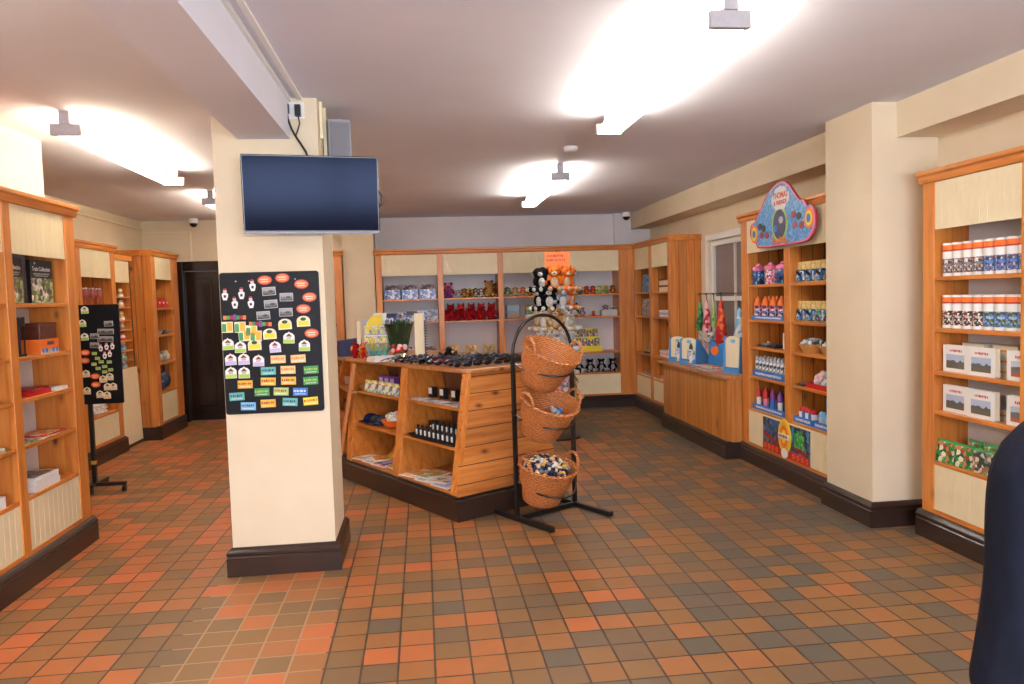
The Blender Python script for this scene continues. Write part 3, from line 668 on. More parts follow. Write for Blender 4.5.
for x, z, c in ((.56, 1.97, 0), (.60, 2.02, 2), (.66, 1.96, 0), (.53, 2.04, 2), (1.12, 2.0, 0), (1.18, 2.06, 2), (1.22, 1.99, 0), (1.10, 2.08, 0), (.80, 2.0, 1), (.93, 2.0, 2), (.90, 2.06, 3)): MB().disc(x, z, .034, .028, -.0705 if c == 3 else -.0695, -.0665, 0, 10).build('coloured_patch', C(('crimson', 'blue', 'black', 'ltgrey')[c]), S)
text('sign_lettering', 'Toy Shop', .062, S, (.87, -.069, 1.905), mat=C('orange'), bold=.003)
# poster on the kick panel
Po = thing('poster', 'colourful poster with an oval yellow and orange emblem on a low cream panel', 'poster', u.at(.82, -.0065, .185), rz)
mb = MB().box(-.39, -.004, 0, .39, 0, .27, 0); mb.build('poster_sheet', patches('poster_print', [srgb(*c) for c in ((44, 70, 110), (70, 130, 176), (30, 40, 70), (60, 96, 140), (36, 46, 60), (92, 110, 120))], 26, .3), Po)
mb = MB().box(-.39, -.006, 0, .39, -.004, .062, 0)
for i in range(11):
    if i in (4, 5, 6): continue
    mb.disc(-.35+.07*i, .031, .02, .02, -.0075, -.006, 1, 12); mb.disc(-.35+.07*i, .031, .01, .01, -.009, -.0075, 0, 10)
mb.build('red_strip', [C('red'), C('orange')], Po)
mb = MB(); mb.add([(-.37, -.005, .12), (-.37, -.005, .16), (-.1, -.005, .09), (-.12, -.005, .065)], [(0, 1, 2, 3)], 0); mb.add([(.1, -.005, .1), (.14, -.005, .125), (.36, -.005, .085), (.3, -.005, .062)], [(0, 1, 2, 3)], 0)
mb.build('red_track', C('crimson'), Po)
MB().box(.16, -.0075, .11, .30, -.0045, .215).box(.20, -.0085, .205, .26, -.005, .245).build('green_shape', patches('green_shape_print', [srgb(*c) for c in ((60, 170, 70), (90, 200, 90), (40, 120, 60))], 70), Po)
mb = MB().disc(-.0, .165, .105, .14, -.010, -.004, 0, 28).disc(-.0, .165, .088, .12, -.012, -.009, 1, 28).disc(0, .165, .062, .09, -.014, -.011, 2, 28).disc(0, .165, .035, .055, -.016, -.013, 0, 20); mb.build('oval_emblem', [C('yellow'), C('amber'), C('orange')], Po)
mb = MB().box(-.09, -.019, .145, .09, -.015, .185, 0); scribble(mb, -.075, .075, .165, .026, -.019, 1, 4); mb.disc(0, .03, .05, .04, -.014, -.006, 0, 18); mb.build('white_band', [C('white'), C('crimson')], Po)
# domed bottles
def bottle(cols, kind):
    t = thing('drinking_bottle', '-', 'bottle')
    if kind == 'dome':
        MB().lathe([(.044, 0), (.05, .01), (.05, .10), (.042, .12)], n=18).build('bottle_body', patches(cols[0]+'_bottle_print', [srgb(*PAL[c]) for c in cols], 75, .3), t, smooth=True)
        MB().lathe([(.051, .12), (.051, .145), (.036, .16), (.018, .164), (.014, .18)], n=18).build('cap', C('pink', .35), t, smooth=True)
    else:
        MB().lathe([(.03, 0), (.033, .01), (.033, .06), (.028, .075), (.033, .09), (.033, .115)], n=16).build('bottle_body', patches(cols[0]+'_bottle_print2', [srgb(*PAL[c]) for c in cols], 60, .3), t, smooth=True)
        MB().lathe([(.034, .115), (.034, .13), (.026, .15), (.008, .195)], n=16).build('cap', C('orange', .35), t, smooth=True)
    return t
d1, d2 = Row(bottle(('navy', 'blue', 'navy', 'sky', 'navy'), 'dome')), Row(bottle(('pale_pink', 'white', 'pink', 'crimson'), 'dome'))
for i, (f, y) in enumerate(((.12, .06), (.33, .10), (.52, .05), (.70, .09), (.87, .05))):
    (d2 if i in (2,) else d1).put(u.bay(0, f, y, 1.57), rz, '%s pink-lidded bottle on the top shelf below the sign, %s' % ('pale pink' if i == 2 else 'navy blue', nth(i, 5)), 'pink-lidded bottles')
d1.put(u.bay(0, .62, .16, 1.57), rz, 'navy blue pink-lidded bottle standing behind the pale pink one', 'pink-lidded bottles')
BT = C('blue', .35)
def blue_tray(f, bay_, z, w, d=.16, h=.035, y=.02, label=''):
    t = thing('display_tray', label, 'display tray', u.bay(bay_, f, y, z), rz, 'blue cardboard display trays')
    tray(w, d, h).build('tray_body', BT, t); mb = MB(); scribble(mb, -w*.4, w*.4, h*.5, h*.45, 0, 0, int(w*1000)); mb.build('tray_print', C('white'), t); return t
blue_tray(.50, 0, 1.27, .60, label='shallow blue tray under the orange-capped bottles')
d3 = Row(bottle(('pale_pink', 'blue', 'white', 'crimson', 'navy'), 'cone'))
for i in range(8):
    d3.put(u.bay(0, .12+.11*i, .055 if i % 2 == 0 else .125, 1.275), rz, 'bottle with pointed orange cap in blue tray, %s, %s row' % (nth(i//2, 4), 'front' if i % 2 == 0 else 'back'), 'orange-capped bottles')
# third shelf left: flat toys and a white box
mb = MB().box(-.09, 0, 0, .09, .14, .018, 0).box(-.05, .02, .018, .05, .1, .035, 1).ell((.02, .05, .04), .014, 2); tag(mb.build('boxed_toy', [C('dkgrey'), C('grey'), C('amber')]), 'flat dark boxed toy with a yellow dot on the third left shelf', 'toy', None, u.bay(0, .3, .03, 1.035), rz)
mb = MB().box(-.07, 0, 0, .07, .12, .02, 0).box(-.04, .02, .02, .04, .1, .034, 1); tag(mb.build('boxed_toy', [C('black'), C('dkgrey')]), 'flat black boxed toy beside a white carton on the third shelf', 'toy', None, u.bay(0, .56, .03, 1.035), rz)
mb = MB().box(-.07, 0, 0, .07, .07, .13, 0).box(-.055, -.002, .02, .055, 0, .11, 1); tag(mb.build('carton', [C('white'), patches('pale_carton_print', [srgb(*c) for c in ((226, 226, 228), (190, 196, 206), (210, 190, 186))], 70)]), 'small white carton on the third shelf left, against the post', 'carton', None, u.bay(0, .83, .08, 1.035), rz)
# fourth shelf left: tray of silver tubes
blue_tray(.5, 0, .775, .60, h=.055, label='blue tray holding silver and white tubes on the fourth shelf')
tb = thing('toy_tube', '-', 'toy tube')
MB().lathe([(.018, 0), (.018, .13), (.012, .14)], n=12).build('tube_body', patches('tube_print', [srgb(*c) for c in ((210, 214, 220), (150, 158, 170), (240, 240, 240), (90, 110, 150), (60, 60, 66))], 70, .3), tb, smooth=True)
MB().ell((0, 0, .15), (.016, .016, .02), 0, n=10, k=6).build('stopper', C('ltgrey'), tb, smooth=True)
tr = Row(tb)
for i in range(18):
    tr.put(u.bay(0, .1+.1*(i % 9), .05+.07*(i//9), .78), rz, 'silver and white toy tube in blue tray, %s, %s row' % (nth(i % 9, 9), ('front', 'back')[i//9]), 'toy tubes in the blue tray')
# bottom left: trays with coloured tubes
blue_tray(.5, 0, .485, .60, h=.05, label='blue tray of red, purple and green wands on the lowest shelf')
WC = [('red', 'white'), ('crimson', 'white'), ('red', 'pink'), ('red', 'white'), ('purple', 'blue'), ('navy', 'purple'), ('purple', 'white'), ('green', 'lime'), ('green', 'white')]
for i, (a, b) in enumerate(WC):
    t = thing('bubble_wand', '%s bubble wand in the lowest blue tray, %s' % (a if a != 'crimson' else 'dark red', nth(i, 9)), 'bubble wand', u.bay(0, .1+.1*i, .06+.04*(i % 2), .49), rz, 'bubble wands')
    MB().lathe([(.020, 0), (.020, .10)], n=12).build('wand_tube', C(b, .3), t, smooth=True); MB().lathe([(.022, .1), (.022, .15), (.012, .165), (.010, .185)], n=12).build('cap', C(a, .35), t, smooth=True)
# right bay: blister packs
def blister(kind):
    t = thing('blister_pack', '-', 'blister pack')
    MB().box(-.075, .012, 0, .075, .016, .16).build('card', patches('yellow_card_print', [srgb(*c) for c in ((226, 196, 110), (232, 206, 130), (206, 170, 90), (236, 220, 170))], 60), t)
    MB().box(-.055, -.02, .012, .055, .012, .10).build('bubble', patches('toy_in_blister_%s' % kind, [srgb(*PAL[c]) for c in (('blue', 'black', 'ltgrey', 'sky', 'dkgrey') if kind == 'a' else ('blue', 'green', 'dkgrey', 'crimson', 'ltgrey'))], 60, .2), t, bevel=.012)
    return t
ba, bb = Row(blister('a')), Row(blister('b'))
for i in range(4): (ba if i < 3 else bb).put(u.bay(1, .14+.24*i, .05, 1.57), rz, 'yellow-backed blister pack on the shelf under the sign, %s' % nth(i, 4), 'blister packs')
for i in range(4): (ba if i < 2 else bb).put(u.bay(1, .14+.24*i, .05, 1.27), rz, 'yellow-backed blister pack one shelf lower under the sign, %s' % nth(i, 4), 'blister packs')
# third shelf right: two shallow wicker trays
WICK = None
def wicker_mat(name, c1, c2, sc=1.):
    m = pbr(name, c1, .5); bs = m.node_tree.nodes['Principled BSDF']; tc = N(m, 'ShaderNodeTexCoord')
    w1 = N(m, 'ShaderNodeTexWave', wave_type='BANDS', bands_direction='Z', Scale=26*sc, Distortion=4.); w1.inputs['Detail'].default_value = 2; w1.inputs['Detail Scale'].default_value = 3
    L(m, tc, 'Object', w1, 'Vector'); n = N(m, 'ShaderNodeTexNoise', Scale=70*sc); L(m, tc, 'Object', n, 'Vector')
    mm = N(m, 'ShaderNodeMath', operation='MULTIPLY'); L(m, w1, 'Fac', mm, 0); L(m, n, 'Fac', mm, 1)
    r = ramp(m, [(.1, c2), (.5, c1)]); L(m, mm, 'Value', r, 'Fac'); L(m, r, 'Color', bs, 'Base Color')
    bp = N(m, 'ShaderNodeBump', Strength=.8, Distance=.004); L(m, mm, 'Value', bp, 'Height'); L(m, bp, 'Normal', bs, 'Normal'); return m
WICKM = wicker_mat('wicker', srgb(222, 146, 84), srgb(158, 88, 42)); WICKT = wicker_mat('pale_wicker', srgb(226, 176, 96), srgb(160, 104, 46), 2.)
FOIL = patches('foil_packets', [srgb(*c) for c in ((200, 206, 212), (150, 160, 172), (232, 234, 236), (110, 120, 140), (90, 130, 180))], 90, .25)
for i in range(2):
    t = thing('wicker_tray', 'shallow wicker tray of foil packets on the third right shelf, %s one' % ('left', 'right')[i], 'basket', u.bay(1, .27+.48*i, .1, 1.035), rz, 'shallow wicker trays')
    MB().lathe([(.10, 0), (.14, .05), (.147, .062), (.14, .068), (.125, .05), (.09, .008)], n=24, sy=.6).build('tray_body', WICKT, t, smooth=True)
    heap('foil_packet_pile', 'pile of small silver foil packets in the %s wicker tray' % ('left', 'right')[i], 'packets', .12, .07, .05, ['ltgrey', 'grey', 'white', 'sky', 'dkgrey'], 70, .018, u.bay(1, .27+.48*i, .1, 1.035+.05), rz, seed=i)
# fourth shelf right: red tray
t = thing('red_tray', 'red tray piled with clear bags on the fourth right shelf', 'tray', u.bay(1, .62, .02, .775), rz)
tray(.34, .2, .04).build('tray_body', C('red', .35), t)
heap('clear_bag_pile', 'heap of clear sweet bags in the red tray', 'bags', .14, .08, .10, ['white', 'ltgrey', 'pale_pink', 'sky', 'lilac'], 60, .03, u.bay(1, .62, .12, .80), rz, seed=5)
mb = MB().box(-.05, 0, 0, .05, .12, .012, 0).box(-.03, .02, .012, .03, .09, .02, 1); tag(mb.build('boxed_toy', [C('dkgrey'), C('grey')]), 'flat grey boxed toy left of the red tray', 'toy', None, u.bay(1, .14, .03, .775), rz)
# bottom right
blue_tray(.25, 1, .485, .28, h=.05, label='blue tray of red toys on the lowest right shelf'); blue_tray(.74, 1, .485, .28, h=.05, label='blue tray of pale blue toys on the lowest right shelf')
for i in range(10):
    g = i // 5; t = thing('capsule_toy', '%s capsule toy in the %s tray, lowest shelf, %s' % (('red', 'pale blue')[g], ('left', 'right')[g], nth(i % 5, 5)), 'toy', u.bay(1, .08+.078*(i % 5)+.49*g, .07, .49), rz, 'capsule toys')
    MB().lathe([(.02, 0), (.024, .02), (.024, .08)], n=12).build('capsule', C(('white', 'blue')[i % 2] if g == 0 else ('sky', 'ltgrey')[i % 2], .3), t, smooth=True)
    MB().ell((0, 0, .085), (.024, .024, .035), 0, n=12, k=6).build('capsule_lid', C('red' if g == 0 else 'sky', .3), t, smooth=True)
mb = MB().box(-.09, 0, 0, .09, .05, .19, 0); tag(mb.build('carton', [BT]), 'plain blue carton standing behind the red capsule toys', 'carton', None, u.bay(1, .42, .2, .485), rz)
mb = MB().box(-.08, 0, 0, .08, .05, .15, 0); tag(mb.build('carton', [pbr('mid_blue_card', srgb(60, 110, 150), .4)]), 'duller blue carton behind the pale blue capsule toys', 'carton', None, u.bay(1, .80, .2, .485), rz)
# ================================================================== back wall unit
u = U6; rz = 0.
bluebox = patches('blue_carton_print', [srgb(*c) for c in ((60, 84, 160), (200, 206, 224), (90, 120, 190), (232, 232, 236), (40, 50, 110), (150, 160, 190))], 34, .3)
brownbox = patches('brown_carton_print', [srgb(*c) for c in ((110, 88, 84), (150, 140, 140), (70, 60, 80), (190, 180, 176), (60, 70, 120))], 34, .3)
for i in range(3):
    t = thing('printed_carton', 'blue and white carton on the top left back shelf, %s' % nth(i, 3), 'carton', u.bay(0, .17+.32*i, .05, 1.54), 0, 'cartons on the back wall')
    MB().box(-.105, 0, 0, .105, .16, .125).build('carton_body', bluebox, t); MB().hexa([(-.10, .01, .125), (.10, .01, .125), (.10, .1, .125), (-.10, .1, .125)], [(-.085, .03, .19), (.085, .03, .19), (.085, .1, .19), (-.085, .1, .19)]).build('lid', brownbox, t)
for i in range(5):
    t = thing('boxed_train_set', 'long %s box on the second left back shelf, %s' % (('dark blue', 'silver blue', 'dark blue', 'pale blue', 'olive and navy')[i], nth(i, 5)), 'box', u.bay(0, .13+.19*i, .03+.05*(i % 2), 1.24), 0, 'boxes on the back wall')
    MB().box(-.075, 0, 0, .075, .12, .065+.012*(i % 3)).build('box_body', (bluebox, brownbox, bluebox, bluebox, brownbox)[i], t)
    MB().box(-.07, .01, .066+.012*(i % 3), .07, .11, .12+.01*i).build('box_lid', (C('navy'), bluebox, C('dkgrey'), bluebox, brownbox)[i], t)
for i in range(3):
    t = thing('boxed_train_set', 'upright box on the low left back shelf behind the island, %s' % nth(i, 3), 'box', u.bay(0, .2+.3*i, .05, .76), 0, 'boxes on the back wall')
    MB().box(-.09, 0, 0, .09, .1, .15).build('box_body', (brownbox, bluebox, brownbox)[i], t)
# second bay: plush
def put(o, loc, rz_=0.): o.location = loc; o.rotation_euler = (0, 0, rz_); return o
put(plush('plush_doll', 'pink and purple plush doll at the left of the back shelf', 'soft toy', .22, 'pink', 'purple', 'round', dark='navy', limb='crimson'), u.bay(1, .09, .10, 1.54))
put(plush('plush_penguin', 'small grey and white plush penguin beside the pink doll', 'soft toy', .12, 'grey', 'white', 'side'), u.bay(1, .27, .1, 1.54))
for i, (c, f_, n_) in enumerate((('brown', 'gold', 'brown and gold'), ('gold', 'brown', 'gold and brown'), ('dkgrey', 'fawn', 'dark grey'), ('brown', 'white', 'brown and white'))):
    put(plush('plush_puppy', 'small %s plush toy in the middle of the back shelf' % n_, 'soft toy', .14, c, f_, 'side', parts=False), u.bay(1, .38+.105*i, .09, 1.54))
put(plush('plush_lion', 'large tan plush lion at the right of the second bay', 'soft toy', .24, 'tan', 'gold', 'round', limb='brown'), u.bay(1, .84, .11, 1.54))
put(plush('plush_bear', 'dark brown plush bear behind the large tan lion', 'soft toy', .20, 'brown', 'tan', 'round'), u.bay(1, .93, .22, 1.54))
red = Row(plush('plush_dragon', '-', 'soft toy', .235, 'red', 'crimson', 'point', limb='crimson'))
for i in range(5): red.put(u.bay(1, .12+.19*i, .10, 1.24), .1*(i % 3-1), 'large red plush dragon on the back shelf, %s of five' % nth(i, 5), 'red plush dragons')
red2 = Row(plush('plush_dragon', '-', 'soft toy', .16, 'crimson', 'red', 'point', parts=False))
for i in range(5): red2.put(u.bay(1, .04+.2*i, .05, 1.24), .2, 'small dark red plush dragon in front of the large ones, %s' % nth(i, 5), 'small red plush dragons')
fr_ = thing('boxed_picture', '-', 'picture'); MB().box(-.075, 0, 0, .075, .02, .15).build('frame', C('gold'), fr_); MB().box(-.055, -.002, .02, .055, 0, .13).build('print', patches('frame_print', [srgb(*c) for c in ((190, 160, 80), (150, 120, 60), (110, 80, 50), (214, 190, 120))], 30), fr_)
fr_ = Row(fr_)
for i in range(3): fr_.put(u.bay(1, .15+.33*i, .08, .76), 0, 'square golden boxed picture on the low back shelf, %s' % nth(i, 3), 'golden boxed pictures', rot=(-.1, 0, 0))
for i in range(2): put(plush('plush_lamb', 'cream plush lamb before the %s golden picture' % ('middle', 'right')[i], 'soft toy', .13, 'fawn', 'cream', 'side', parts=False), u.bay(1, .5+.33*i, .03, .76))
# third bay
for i, (c, f_, n_) in enumerate((('green', 'fawn', 'green'), ('tan', 'cream', 'tan'), ('orange', 'fawn', 'orange'), ('brown', 'tan', 'brown'), ('red', 'orange', 'red'), ('gold', 'lime', 'gold'))):
    put(plush('plush_animal', 'tiny %s plush animal on the top shelf of the third bay' % n_, 'soft toy', .14, c, f_, 'side', parts=False), u.bay(2, .08+.145*i, .07, 1.54))
t = thing('picture_card_box', 'pale blue picture box on the second shelf of the third bay', 'box', u.bay(2, .18, .06, 1.24)); MB().box(-.09, 0, 0, .09, .04, .19).build('box_body', C('dkgrey'), t)
mb = MB(); picture(mb, -.08, .08, .01, .18, -.001, [0, 1, 2], 11); mb.build('lid_picture', [pbr('pale_blue_print', srgb(150, 180, 200), .4), pbr('grey_blue_print', srgb(120, 146, 160), .4), pbr('tan_print', srgb(150, 124, 100), .4)], t)
t = thing('picture_card_box', 'green picture box on the second shelf of the third bay', 'box', u.bay(2, .52, .06, 1.24)); MB().box(-.08, 0, 0, .08, .04, .18).build('box_body', C('brown'), t); MB().box(-.07, -.001, .06, .07, 0, .17).build('lid_picture', patches('green_box_print', [srgb(*c) for c in ((120, 160, 110), (90, 130, 80), (190, 200, 160), (170, 130, 90))], 34), t); MB().box(-.08, -.004, 0, .08, -.0015, .05).build('price_strip', C('white'), t)
# fourth bay
for i, (c, f_, n_) in enumerate((('grey', 'dkgreen', 'grey'), ('dkgrey', 'grey', 'dark grey'), ('green', 'grey', 'green'), ('red', 'orange', 'red'), ('crimson', 'orange', 'dark red'), ('lime', 'fawn', 'lime green'), ('gold', 'green', 'gold'), ('brown', 'orange', 'brown'))):
    put(plush('plush_animal', 'tiny %s plush animal on the top shelf of the fourth bay' % n_, 'soft toy', .125+.03*(i < 1), c, f_, 'side', parts=False), u.bay(3, .10+.115*i, .07, 1.54))
put(plush('plush_koala', 'grey plush toy with dark head on the second shelf of the fourth bay', 'soft toy', .20, 'grey', 'ltgrey', 'round', limb='dkgrey'), u.bay(3, .24, .14, 1.24))
put(plush('plush_mouse', 'mauve grey plush mouse in front of the grey toy', 'soft toy', .13, 'grey', 'pale_pink', 'round'), u.bay(3, .36, .06, 1.24))
put(plush('plush_crab', 'flat orange red plush crab on the second shelf', 'soft toy', .085, 'orange', 'red', 'side'), u.bay(3, .56, .07, 1.24))
t = thing('toy_basket', 'low grey basket of plush toys at the right of the second shelf', 'basket', u.bay(3, .84, .04, 1.24)); tray(.21, .14, .08).build('basket_body', C('ltgrey'), t)
put(plush('plush_dog', 'pink and grey plush dog in the low grey basket', 'soft toy', .15, 'grey', 'pale_pink', 'side'), tuple(Vector(u.bay(3, .79, .12, 1.255)))); put(plush('plush_dog', 'cream and brown plush dog in the low grey basket', 'soft toy', .13, 'fawn', 'brown', 'side'), tuple(Vector(u.bay(3, .92, .12, 1.255))))
sweets = patches('sweet_packet_print', [srgb(*PAL[c]) for c in ('purple', 'red', 'yellow', 'blue', 'green', 'navy', 'orange', 'grey')], 40, .3)
t = thing('tiered_display_box', 'bright yellow tiered display box on the third shelf of the fourth bay', 'display box', u.bay(3, .40, .04, .76))
mb = MB().box(-.23, 0, 0, .23, .03, .075).box(-.23, .03, 0, .23, .10, .03).box(-.21, .10, 0, .21, .13, .20).box(-.21, .2, 0, .21, .21, .31); mb.build('display_body', C('yellow'), t)
for i in range(10):
    k = i // 5; q = thing('sweet_packet', 'bright packet in the %s tier of the yellow box, %s' % (('front', 'back')[k], nth(i % 5, 5)), 'packet', Vector(u.bay(3, .40, .04, .76))+Vector((-.17+.085*(i % 5), .045+.10*k, .03+.17*k-(.03 if k else 0)+.0)), 0, 'packets in the yellow display box')
    MB().hexa([(-.036, 0, 0), (.036, 0, 0), (.036, .018, 0), (-.036, .018, 0)], [(-.036, .006, .135-.02*k), (.036, .006, .135-.02*k), (.036, .012, .135-.02*k), (-.036, .012, .135-.02*k)]).build('packet_body', sweets, q)
    MB().box(-.036, .004, .135-.02*k, .036, .014, .15-.02*k).build('packet_seal', C(('red', 'purple', 'blue', 'yellow', 'green')[i % 5]), q)
for i in range(5):
    put(plush('plush_badger', 'black plush toy with pale muzzle on the lowest back shelf, %s' % nth(i, 5), 'soft toy', .19, 'black', 'ltgrey', 'round'), u.bay(3, .10+.20*i, .14, .475)).__setitem__('group', 'black plush toys on the lowest shelf')
# ================================================================== corner unit on the right
u = U7; rz = u.rz
def bundle(name, label, cat, w, d, h, pal, sc, loc, rz, n=1, kind=None):
    t = thing(name, label, cat, loc, rz)
    MB().hexa([(-w/2, 0, 0), (w/2, 0, 0), (w/2, d, 0), (-w/2, d, 0)], [(-w*.44, .01, h), (w*.44, .01, h), (w*.44, d-.01, h), (-w*.44, d-.01, h)]).build('body', patches(name+'_'+label.split()[0]+'_print', [srgb(*c) for c in pal], sc), t, bevel=.008)
    MB().box(-w*.3, -.003, h*.25, w*.3, .004, h*.75).build('front_panel', patches(name+'_'+label.split()[0]+'_panel', [srgb(*c) for c in pal[::-1]], sc*1.6), t); return t
bundle('gift_bag', 'bright blue bag on the top shelf of the corner unit', 'bag', .38, .12, .23, ((60, 130, 190), (90, 160, 200), (40, 90, 140), (120, 170, 190)), 26, u.bay(0, .55, .05, 1.54), rz)
bundle('wrapped_toy', 'grey and white wrapped toy below the bright blue bag', 'toy', .40, .14, .22, ((150, 150, 150), (210, 206, 204), (90, 94, 90), (180, 150, 150)), 30, u.bay(0, .5, .05, 1.235), rz)
put(plush('plush_cat', 'grey plush cat on a dark plate on the third shelf of the corner unit', 'soft toy', .17, 'ltgrey', 'lime', 'point'), u.bay(0, .6, .1, .76), rz); 
tag(MB().lathe([(.10, 0), (.13, .012), (.13, .015), (.10, .006)], n=20).build('dark_plate', C('black', .3), smooth=True), 'dark round plate under the grey plush cat', 'plate', None, u.bay(0, .6, .12, .745), rz)
tag(MB().box(-.14, 0, 0, .14, .16, .03).build('folded_cloth', patches('pale_cloth', [srgb(170, 170, 160), srgb(140, 140, 130)], 30)), 'folded grey cloth on the lowest shelf of the corner unit', 'cloth', None, u.bay(0, .5, .05, .455), rz)
jr = thing('small_jar', '-', 'jar'); MB().lathe([(.026, 0), (.03, .01), (.03, .055)], n=12).build('jar_body', C('fawn', .2), jr, smooth=True); MB().lathe([(.031, .055), (.031, .078)], n=12).build('jar_lid', C('brown', .4), jr)
jr = Row(jr)
for i in range(6): jr.put(u.bay(1, .25+.13*i, .08, 1.54), rz, 'small jar with brown lid, lower row on the corner unit, %s' % nth(i, 6), 'small jars'); 
for i in range(6): jr.put(u.bay(1, .25+.13*i, .08, 1.619), rz, 'small jar with brown lid stacked in the upper row, %s' % nth(i, 6), 'small jars')
for k, (z, w_, c) in enumerate(((1.235, 'white and lilac', ('white', 'lilac')), (.745, 'white and pink', ('white', 'pale_pink')), (.455, 'pink', ('pale_pink', 'pink')))):
    for j in range(3 if k < 2 else 2):
        t = tag(MB().box(-.17+.01*j, 0, 0, .17-.012*j, .2, .026).build('folded_garment', C(c[j % 2], .9)), '%s folded garment on the %s shelf of the corner unit, %s' % (w_, ('second', 'third', 'lowest')[k], ('at the bottom', 'next up', 'on top')[j]), 'garment', 'folded garments', u.bay(1, .55, .04, z+.0265*j), rz+.03*j)
# ================================================================== goods on and above the window counter
rz = -pi/2; cz_ = .752
SKY = pbr('sky_blue_card', srgb(78, 148, 214), .35)
def stand_(label, x, y, w=.21, h=.27, d=.24, grp='blue wedge display boxes', rz_=rz):
    t = thing('wedge_display_box', label, 'display box', (x, y, cz_), rz_, grp)
    for q in (-1, 1):
        MB().prism([(0, 0), (d, 0), (d, .06), (.06, h), (.02, h), (0, .05)], q*w/2-.004, q*w/2+.004, 'x').build('side_wing', SKY, t)
    MB().box(-w/2, 0, .004, w/2, d, .012).box(-w/2, -.004, 0, w/2, .004, .045).build('base_tray', SKY, t)
    P = [(-w/2+.006, .05)] + [(w/2-.006, .05), (w/2-.006, h*.92)] + [((w/2-.012)*cos(a)*.999, h*.92+.035*sin(a)) for a in [pi*k/10 for k in range(1, 10)]] + [(-w/2+.006, h*.92)]
    MB().prism(P, .03, .036, 'y').build('header_card', C('cream', .35), t)
    MB().disc(.0, h*.88, .03, .018, .026, .03, 0).build('card_emblem', C('sky'), t)
    return t
fl = thing('vacuum_flask', '-', 'flask'); MB().lathe([(.036, 0), (.042, .01), (.042, .12), (.03, .145)], n=16).build('flask_body', patches('flask_print', [srgb(*c) for c in ((220, 220, 222), (190, 196, 210), (120, 110, 80), (240, 240, 240))], 45, .25), fl, smooth=True)
MB().lathe([(.02, .145), (.02, .175), (.012, .19), (.01, .21)], n=12).build('stopper', C('dkgrey', .3), fl, smooth=True); fl = Row(fl)
stand_('blue wedge box with white header holding a flask, far end of the counter', 2.80, 8.14, rz_=rz+.55); fl.put((2.86-.035, 8.12, cz_+.012), rz, 'pale flask in the farthest blue wedge box', 'flasks')
stand_('blue wedge box with white header holding a flask, second along the counter', 2.82, 7.84, rz_=rz+.55); fl.put((2.89-.035, 7.82, cz_+.012), rz, 'pale flask with green print in the second blue wedge box', 'flasks')
t = thing('blue_carton', 'wide blue carton with an orange patch behind the wedge boxes', 'carton', (3.02, 7.52, cz_), rz+.25); MB().hexa([(-.16, 0, 0), (.16, 0, 0), (.16, .14, 0), (-.16, .14, 0)], [(-.16, .05, .25), (.16, .05, .22), (.16, .14, .22), (-.16, .14, .25)]).build('carton_body', pbr('strong_blue_card', srgb(40, 120, 190), .35), t); MB().disc(-.06, .15, .06, .05, .015, .032, 0, 12).build('orange_patch', C('orange'), t)
t = stand_('tall blue wedge box at the near end of the counter', 2.86, 6.78, .20, .34, .2, None, rz+.4); t2 = stand_('pale striped wedge box squeezed beside the pier end of the counter', 3.02, 6.66, .12, .30, .16, None)
tag(bundle('stuffed_bag', 'navy and white stuffed bag behind the near wedge box', 'bag', .2, .16, .26, ((30, 36, 60), (230, 230, 226), (60, 70, 90), (20, 20, 24)), 22, (3.05, 7.02, cz_), rz), 'navy and white stuffed bag behind the near wedge box', 'bag')
R = random.Random(4); FC = ['red', 'pale_pink', 'lime', 'purple', 'white', 'crimson', 'gold', 'cream', 'tan', 'sky', 'teal', 'sage', 'lilac', 'orange']
NM = ['red', 'pale pink', 'lime green', 'purple', 'white', 'dark red', 'gold', 'cream', 'tan', 'sky blue', 'teal', 'sage green', 'lilac', 'orange']
for i in range(14):
    x, y = (2.77+.11*(i % 3)+R.uniform(-.01, .01), 7.60-.135*(i//3)+R.uniform(-.01, .01)) ; w_, d_ = R.uniform(.045, .052), R.uniform(.05, .058)
    o = MB().box(-w_, -d_, 0, w_, d_, .006, 0).box(-w_*.7, -d_*.6, .006, w_*.7, d_*.6, .0075, 1).build('activity_card', [C(FC[i]), patches('activity_card_print', [srgb(*PAL[c]) for c in ('tan', 'green', 'crimson', 'cream', 'purple', 'gold')], 50)])
    tag(o, '%s activity card lying flat on the window counter' % NM[i], 'card', 'cards spread on the counter', (x, y, cz_), R.uniform(-.3, .3))
# hanging goods in the window: a rail with umbrellas and packets
t = thing('hanging_rail', 'slim dark rail across the window carrying hanging goods', 'rail', (3.12, 7.85, 1.50), 0)
MB().tube([(.1, -.9, 0), (0, -.9, 0), (0, .45, 0), (.1, .45, 0)], .006).build('bar', BLK, t)
def umbrella(c, c2, label, y, L_=.42, r=.05, x=3.10, dz_=0):
    t = thing('folded_umbrella', label, 'umbrella', (x, y, 1.49+dz_), 0, 'umbrellas hanging in the window')
    MB().lathe([(.008, -.06), (r*.3, -.08), (r*.62, -L_*.5), (r*1.05, -L_*.92), (r*.6, -L_)], n=10).build('canopy', patches(c+'_umbrella_print', [srgb(*PAL[c]), srgb(*PAL[c2]), srgb(*PAL[c])], 30), t, smooth=True)
    MB().tube([(0, 0, -.06), (0, 0, 0), (0, .015, .015), (0, .03, 0)], .005, 6).build('handle', BLK, t)
umbrella('green', 'dkgreen', 'slim green folded umbrella at the left of the window', 8.18, .40)
umbrella('pale_pink', 'red', 'pink and white folded umbrella hanging in the window', 7.98, .42, .055)
umbrella('sage', 'green', 'narrow pale green folded umbrella beside the red one', 7.78, .36, .03)
umbrella('red', 'orange', 'wide bright red folded umbrella in the middle of the window', 7.58, .54, .068)
umbrella('sky', 'white', 'pale blue and white folded umbrella near the shelving', 7.12, .50, .075, dz_=-.08)
